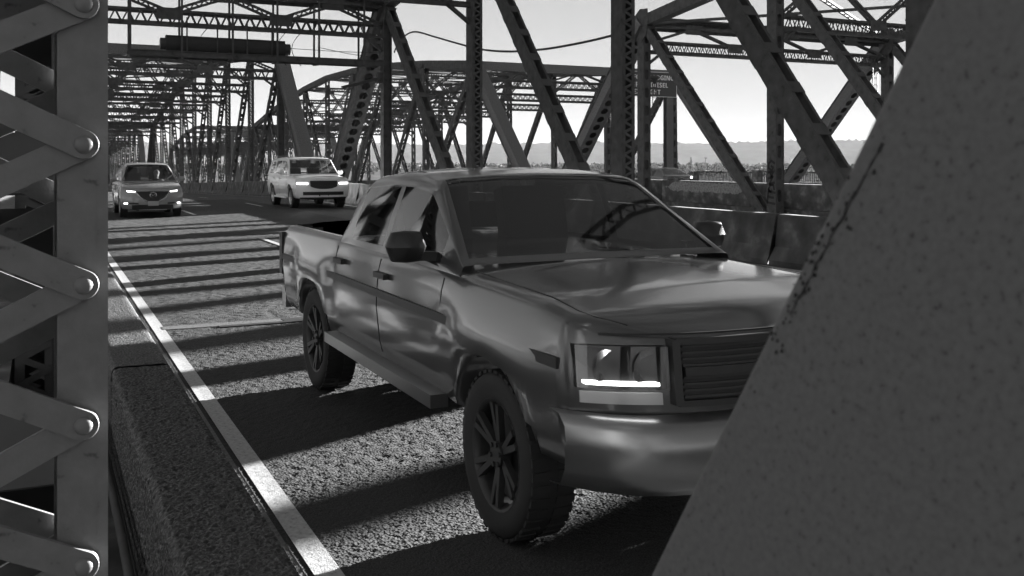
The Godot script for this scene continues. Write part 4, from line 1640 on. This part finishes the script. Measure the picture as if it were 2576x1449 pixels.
	for s in [-1.0, 1.0]:
		var tl := MB.new()
		tl.box(Transform3D(Basis(), Vector3(s * 0.65, 0.82, -2.24)), Vector3(0.35, 0.12, 0.08))
		part("tail_light", tl, M.trim, sd)
	build_pickup()

func build_pickup() -> void:
	var p := {"L": 5.4, "W": 1.8, "H": 1.67, "yb": 0.46, "nose": 0.3, "tail": 0.08, "lean": 0.12, "wheels": [1.68, -1.62], "R": 0.38, "arch": 0.46, "tyre": 0.25, "spokes": 6, "flare": 0.035, "top": 0.74, "paint": M.paint_truck, "handle_mat": M.trim, "rim": M.alloy_dark, "mirror_mat": M.trim,
		"bed": [-2.64, -0.98],
		"deck": [Vector2(-2.7, 1.19), Vector2(-1.0, 1.2), Vector2(-0.95, 1.19), Vector2(0.9, 1.18), Vector2(1.2, 1.18), Vector2(2.1, 1.15), Vector2(2.45, 1.11), Vector2(2.7, 1.02)],
		"roof": [Vector2(-0.96, 1.2), Vector2(-0.84, 1.54), Vector2(-0.7, 1.63), Vector2(-0.2, 1.665), Vector2(0.2, 1.66), Vector2(0.5, 1.63), Vector2(1.22, 1.2)], "roof_front": 0.46, "roof_rear": -0.74,
		"windows": [[-0.72, -0.06], [0.02, 0.92]], "seat": -0.05, "mirror": 0.82, "handles": [0.1, -0.82], "gaps": [1.05, 0.0, -0.96]}
	var at := W(2.76, 0.0, 5.78)
	var tr := thing("pickup_truck", "grey crew cab pickup truck passing close beside the kerb", "pickup truck", at)
	make_vehicle(tr, p)
	# dark rub strip and bright lower sill
	for s in [-1.0, 1.0]:
		for e in [[0.93, 0.045, M.trim, "rub_strip", 0.006], [0.49, 0.07, M.bumper, "side_step", 0.05]]:
			var mb := MB.new()
			var last := Vector3.ZERO
			var first := true
			var zz := -2.55
			while zz < 2.45:
				var skip := false
				for wz in p.wheels:
					if absf(zz - wz) < p.arch + 0.05 and (e[3] == "side_step" or e[0] < p.R + sqrt(maxf(0.0, p.arch * p.arch - (zz - wz) * (zz - wz))) + 0.03):
						skip = true
				if e[3] == "side_step" and (zz < -1.1 or zz > 1.15):
					skip = true
				var q := Vector3(s * (side_x(p, zz, e[0]) + e[4]), e[0], zz)
				if skip:
					first = true
				else:
					if not first:
						mb.bar(last, q, Vector3.UP, e[1], 0.02 if e[3] == "rub_strip" else 0.1)
					first = false
				last = q
				zz += 0.1
			part(e[3], mb, e[2], tr)
	# front
	part("grille", front_patch(p, -0.52, 0.52, cst(0.8), cst(1.03), 0.012, 12, 3), M.black, tr)
	var gn: Node = tr.get_node("grille")
	for k in 9:
		part("grille_bar", front_patch(p, -0.5, 0.5, cst(0.815 + k * 0.024), cst(0.824 + k * 0.024), 0.022, 10, 1), M.steel_dark, gn)
	for e in [[-0.53, 0.53, 1.02, 1.045], [-0.53, 0.53, 0.785, 0.808], [-0.545, -0.515, 0.79, 1.04], [0.515, 0.545, 0.79, 1.04], [-0.5, 0.5, 0.9, 0.935]]:
		part("grille_frame", front_patch(p, e[0], e[1], cst(e[2]), cst(e[3]), 0.04, 8, 1), M.trim, gn)
	for s in [-1.0, 1.0]:
		var hl := part("headlight", front_patch(p, s * 0.56, s * 0.865, cst(0.85), cst(1.015), 0.006, 8, 2), M.trim, tr)
		for e in [0.64, 0.77]:
			var bowl := MB.new()
			var bz := front_z(p, e, 0.93)
			var brow := []
			for i in 6:
				var line := PackedVector3Array()
				for k in 17:
					var a := TAU * k / 16.0
					line.append(Vector3(s * e + cos(a) * (0.012 + 0.01 * i), 0.935 + sin(a) * (0.012 + 0.011 * i), bz - 0.02 + 0.0055 * i + 0.012))
				brow.append(line)
			bowl.grid(brow)
			part("reflector", bowl, M.chrome, hl)
		part("lens", front_patch(p, s * 0.56, s * 0.865, cst(0.85), cst(1.015), 0.034, 8, 3), M.glass, hl)
		part("turn_signal", front_patch(p, s * 0.58, s * 0.85, cst(0.79), cst(0.835), 0.015, 6, 1), M.lamp_off, tr)
		part("running_light", front_patch(p, s * 0.6, s * 0.84, cst(0.865), cst(0.878), 0.038, 6, 1), M.lamp, hl)
		# shut line of the hood and its raised edge
		var hg := MB.new()
		var prev := Vector3.ZERO
		for k in 14:
			var zz := 1.25 + 0.098 * k
			var wq := half_width(p, zz)
			var q := Vector3(s * wq * 0.86, soft(p.deck, zz) + 0.002, zz - lean(p, soft(p.deck, zz)) * clampf((zz - 2.0) / 0.7, 0.0, 1.0))
			if k > 0:
				hg.bar(prev, q, Vector3.RIGHT, 0.008, 0.004)
			prev = q
		part("hood_gap", hg, M.black, tr)
	var front_gap := MB.new()
	var pv := Vector3.ZERO
	for k in 21:
		var x := -0.78 + 1.56 * k / 20.0
		var q := Vector3(x, 1.058, front_z(p, x, 1.058) + 0.002)
		if k > 0:
			front_gap.bar(pv, q, Vector3.UP, 0.008, 0.004)
		pv = q
	part("hood_gap", front_gap, M.black, tr)
	var bm := MB.new()
	var rows := []
	for i in 7:
		var line := PackedVector3Array()
		var q: Array = [[0.46, 0.0], [0.47, 0.09], [0.54, 0.13], [0.64, 0.14], [0.71, 0.13], [0.75, 0.08], [0.755, 0.0]][i]
		for k in 25:
			var x := -0.93 + 1.86 * k / 24.0
			var back := 0.34 * pow(absf(x) / 0.93, 5.0)
			line.append(Vector3(x, q[0], 2.7 - 0.03 + q[1] - back))
		rows.append(line)
	bm.grid(rows, Vector3(0, 0.5, 2.3))
	part("front_bumper", bm, M.bumper, tr)
	var rb := MB.new()
	rb.box(Transform3D(Basis(), Vector3(0, 0.56, -2.76)), Vector3(1.7, 0.18, 0.14))
	part("rear_bumper", rb, M.bumper, tr)
	var tg := MB.new()
	tg.box(Transform3D(Basis(), Vector3(0, 0.95, -2.675)), Vector3(1.5, 0.42, 0.05))
	part("tailgate", tg, M.paint_truck, tr)
	for s in [-1.0, 1.0]:
		var tl := MB.new()
		tl.box(Transform3D(Basis(), Vector3(s * 0.84, 0.95, -2.67)), Vector3(0.12, 0.36, 0.1))
		part("tail_light", tl, M.trim, tr)
		var wp := MB.new()
		wp.bar(Vector3(s * 0.12 - 0.3, 1.15, 1.22), Vector3(s * 0.12 + 0.25, 1.2, 1.12), Vector3.UP, 0.015, 0.015)
		part("wiper", wp, M.black, tr)

# ------------------------------------------------------------------ a driver: one continuous surface from joined capsules
func build_driver(at: Vector3) -> void:
	var bones := [
		[Vector3(0, 0.62, -0.2), Vector3(0, 0.95, -0.27), 0.16, 0.17],
		[Vector3(-0.16, 1.06, -0.27), Vector3(0.16, 1.06, -0.27), 0.085, 0.085],
		[Vector3(0, 1.08, -0.27), Vector3(0, 1.19, -0.26), 0.06, 0.058],
		[Vector3(0, 1.27, -0.245), Vector3(0, 1.35, -0.25), 0.078, 0.092],
		[Vector3(0, 1.22, -0.2), Vector3(0, 1.25, -0.19), 0.045, 0.05],
		[Vector3(0, 1.275, -0.165), Vector3(0, 1.255, -0.145), 0.012, 0.016],
		[Vector3(-0.19, 1.04, -0.26), Vector3(-0.25, 0.82, -0.12), 0.058, 0.046],
		[Vector3(-0.25, 0.82, -0.12), Vector3(-0.16, 0.96, 0.16), 0.044, 0.033],
		[Vector3(0.19, 1.04, -0.26), Vector3(0.25, 0.82, -0.12), 0.058, 0.046],
		[Vector3(0.25, 0.82, -0.12), Vector3(0.16, 0.96, 0.16), 0.044, 0.033],
		[Vector3(-0.16, 0.96, 0.16), Vector3(-0.14, 1.01, 0.2), 0.035, 0.026],
		[Vector3(0.16, 0.96, 0.16), Vector3(0.14, 1.01, 0.2), 0.035, 0.026],
		[Vector3(-0.09, 0.6, -0.18), Vector3(-0.12, 0.66, 0.28), 0.085, 0.065],
		[Vector3(0.09, 0.6, -0.18), Vector3(0.12, 0.66, 0.28), 0.085, 0.065]]
	var root := thing("person", "driver in dark clothing with both hands raised to the steering wheel", "person", W(at.x, at.y, at.z))
	var lo := Vector3(-0.36, 0.46, -0.48)
	var cell := 0.02
	var dims := Vector3i(36, 52, 46)
	var field := PackedFloat32Array()
	field.resize(dims.x * dims.y * dims.z)
	for k in dims.z:
		for j in dims.y:
			for i in dims.x:
				var p := lo + Vector3(i, j, k) * cell
				var best := 1e9
				for b in bones:
					var ab: Vector3 = b[1] - b[0]
					var q := clampf((p - b[0]).dot(ab) / ab.length_squared(), 0.0, 1.0)
					var dd: float = p.distance_to(b[0] + ab * q) - lerpf(b[2], b[3], q)
					var h := clampf(0.5 + 0.5 * (best - dd) / 0.03, 0.0, 1.0)
					best = lerpf(best, dd, h) - 0.03 * h * (1.0 - h) if best < 1e8 else dd
				field[(k * dims.y + j) * dims.x + i] = best
	var vid := {}
	var vs := PackedVector3Array()
	var corners := []
	for c in 8:
		corners.append(Vector3i(c & 1, (c >> 1) & 1, (c >> 2) & 1))
	for k in dims.z - 1:
		for j in dims.y - 1:
			for i in dims.x - 1:
				var vals := []
				var inside := 0
				for c in corners:
					var f := field[((k + c.z) * dims.y + j + c.y) * dims.x + i + c.x]
					vals.append(f)
					if f < 0.0:
						inside += 1
				if inside == 0 or inside == 8:
					continue
				var acc := Vector3.ZERO
				var cnt := 0
				for e in [[0, 1], [2, 3], [4, 5], [6, 7], [0, 2], [1, 3], [4, 6], [5, 7], [0, 4], [1, 5], [2, 6], [3, 7]]:
					var fa: float = vals[e[0]]
					var fb: float = vals[e[1]]
					if (fa < 0.0) != (fb < 0.0):
						acc += Vector3(corners[e[0]]).lerp(Vector3(corners[e[1]]), fa / (fa - fb))
						cnt += 1
				vid[(k * dims.y + j) * dims.x + i] = vs.size()
				vs.append(lo + (Vector3(i, j, k) + acc / cnt) * cell)
	var mb := MB.new()
	var head := MB.new()
	var ax := [Vector3i(1, 0, 0), Vector3i(0, 1, 0), Vector3i(0, 0, 1)]
	for k in range(1, dims.z - 1):
		for j in range(1, dims.y - 1):
			for i in range(1, dims.x - 1):
				var f0 := field[(k * dims.y + j) * dims.x + i]
				for a in 3:
					var d: Vector3i = ax[a]
					var f1 := field[((k + d.z) * dims.y + j + d.y) * dims.x + i + d.x]
					if (f0 < 0.0) == (f1 < 0.0):
						continue
					var u: Vector3i = ax[(a + 1) % 3]
					var w: Vector3i = ax[(a + 2) % 3]
					var ids := []
					for s in [Vector3i.ZERO, u, u + w, w]:
						var q: Vector3i = Vector3i(i, j, k) - s
						ids.append(vid.get((q.z * dims.y + q.y) * dims.x + q.x, -1))
					if ids.has(-1):
						continue
					var v0 := vs[ids[0]]
					var v1 := vs[ids[1]]
					var v2 := vs[ids[2]]
					var v3 := vs[ids[3]]
					if f0 < 0.0:
						mb.quad(v0, v1, v2, v3)
					else:
						mb.quad(v3, v2, v1, v0)
	# smooth the facets a little by using one skin tone body, clothing as a slightly larger shirt shell
	part("body", mb, M.skin, root)
	var shirt := MB.new()
	var rows := []
	for i in 8:
		var line := PackedVector3Array()
		var y: float = [0.55, 0.65, 0.8, 0.95, 1.04, 1.1, 1.135, 1.15][i]
		var rx: float = [0.19, 0.19, 0.2, 0.22, 0.265, 0.23, 0.13, 0.075][i]
		var rz: float = [0.19, 0.185, 0.185, 0.19, 0.16, 0.115, 0.09, 0.07][i]
		for k in 17:
			var a := TAU * k / 16.0
			line.append(Vector3(cos(a) * rx, y, -0.25 + sin(a) * rz))
		rows.append(line)
	shirt.grid(rows, Vector3(0, 0.8, -0.25))
	for e in bones.slice(6, 10):
		shirt.tube(PackedVector3Array([e[0], (e[0] as Vector3).lerp(e[1], 0.9)]), e[2] + 0.012, 10)
	part("shirt", shirt, M.shirt, root)
	var hair := MB.new()
	rows = []
	for i in 6:
		var line := PackedVector3Array()
		var a := PI * 0.5 * i / 5.0
		for k in 17:
			var b := TAU * k / 16.0
			line.append(Vector3(0, 1.34, -0.265) + Vector3(cos(b) * 0.099 * cos(a), 0.115 * sin(a), sin(b) * 0.105 * cos(a)))
		rows.append(line)
	hair.grid(rows, Vector3(0, 1.3, -0.26))
	part("hair", hair, M.hair, root)
	var wh := MB.new()
	var pth := PackedVector3Array()
	for k in 21:
		var a := TAU * k / 20.0
		pth.append(Vector3(cos(a) * 0.18, 0.93 + sin(a) * 0.17, 0.24 - sin(a) * 0.06))
	wh.tube(pth, 0.014, 6)
	var sw := part("steering_wheel", wh, M.black)
	sw.position = root.position
	tag(sw, "black steering wheel in front of the driver", "steering wheel")

# ------------------------------------------------------------------ scene
func _ready() -> void:
	rng.seed = 20240607
	# camera: level, lens shifted down so that uprights stay upright
	var cam := Camera3D.new()
	cam.name = "camera"
	add_child(cam)
	cam.position = Vector3(0, CAM_Y, 0)
	cam.rotation.y = -atan2(1183.0, 2450.0)
	cam.projection = Camera3D.PROJECTION_FRUSTUM
	cam.near = 0.05
	cam.far = 20000.0
	cam.size = cam.near * (1449.0 / 2450.0)
	cam.frustum_offset = Vector2(0, -cam.near * (724.5 - 405.0) / 2450.0)
	var lens := CameraAttributesPhysical.new()
	lens.frustum_focal_length = 35.0
	lens.exposure_aperture = 22.0
	lens.frustum_focus_distance = 9.0
	lens.frustum_near = 0.05
	lens.frustum_far = 20000.0
	cam.attributes = lens
	cam.current = true
	# sun: low, to the right and a little ahead
	var to_sun := Vector3(0.922, 0.0, -0.387).normalized() * cos(deg_to_rad(8.5)) + Vector3.UP * sin(deg_to_rad(8.5))
	# sky
	var env := Environment.new()
	env.tonemap_mode = Environment.TONE_MAPPER_LINEAR
	env.tonemap_exposure = 8.5
	env.background_mode = Environment.BG_SKY
	var img := Image.create(512, 256, false, Image.FORMAT_RGBF)
	for yy in 256:
		var el := (0.5 - (yy + 0.5) / 256.0) * PI
		for xx in 512:
			var az := ((xx + 0.5) / 512.0 - 0.5) * TAU
			var dir := Vector3(sin(az) * cos(el), sin(el), -cos(az) * cos(el))
			var e := maxf(rad_to_deg(el), 0.0)
			var ang := rad_to_deg(dir.angle_to(to_sun))
			var lum := 0.12 + 0.66 * exp(-e / 20.0) + 0.22 * exp(-ang / 30.0)
			if el < 0.0:
				lum = 0.3
			lum *= 0.13
			img.set_pixel(xx, yy, Color(lum, lum, lum))
	var pan := PanoramaSkyMaterial.new()
	pan.panorama = ImageTexture.create_from_image(img)
	var sky := Sky.new()
	sky.sky_material = pan
	env.sky = sky
	env.sdfgi_enabled = true
	env.ssao_enabled = true
	env.ssil_enabled = true
	env.fog_enabled = true
	env.fog_density = 0.00003
	env.fog_light_color = Color(0.95, 0.95, 0.95)
	var we := WorldEnvironment.new()
	we.name = "world_environment"
	we.environment = env
	add_child(we)
	var sun := DirectionalLight3D.new()
	sun.name = "sun"
	add_child(sun)
	sun.look_at_from_position(Vector3.ZERO, -to_sun)
	sun.light_energy = 1.6
	sun.light_angular_distance = 0.5
	sun.shadow_enabled = true
	make_materials()
	# setting
	build_landscape()
	build_roads()
	build_curb()
	# trusses
	var grp := "truss spans"
	var s1 := thing("truss_span", "near grey riveted truss span with laced posts around the roadway", "truss span", W(0, 0, -41.2), grp)
	build_span(s1, [-0.06, 12.17], 0.34, false, 1, true)
	build_near_post(s1, 2.19)
	build_near_diagonal(s1)
	# steel behind the camera is placed relative to this span
	var s2 := thing("truss_span", "second laced truss span of the roadway, beyond the hanging walkway", "truss span", W(0, road_y(46.6), 46.6), grp)
	build_span(s2, [-0.06, 12.17], 0.34, false, 0, false)
	s2.rotation.x = atan(GRADE)
	var s3: Node3D = s2.duplicate()
	s3.name = numbered("truss_span")
	add_child(s3)
	s3.position = W(0, road_y(134.2), 134.2)
	s3.set_meta("label", "farthest laced truss span of the roadway, seen through the second span")
	var t1 := thing("truss_span", "truss span of the twin bridge with oval holes in its posts and graffiti", "truss span", W(0, 0, -41.2), grp)
	build_span(t1, [24.19, 39.0], 0.38, true, 2, false)
	var post_c: Node3D = t1
	build_graffiti(post_c, 24.0 - 0.004, 27.92 + 41.2)
	var t2 := thing("truss_span", "second truss span of the twin bridge with an arched top chord", "truss span", W(0, road_y(46.6), 46.6), grp)
	build_span(t2, [24.19, 39.0], 0.38, true, 0, false)
	t2.rotation.x = atan(GRADE)
	var t3: Node3D = t2.duplicate()
	t3.name = numbered("truss_span")
	add_child(t3)
	t3.position = W(0, road_y(134.2), 134.2)
	t3.set_meta("label", "farthest truss span of the twin bridge, low between the posts")
	build_barriers()
	build_overhead()
	build_vehicles()
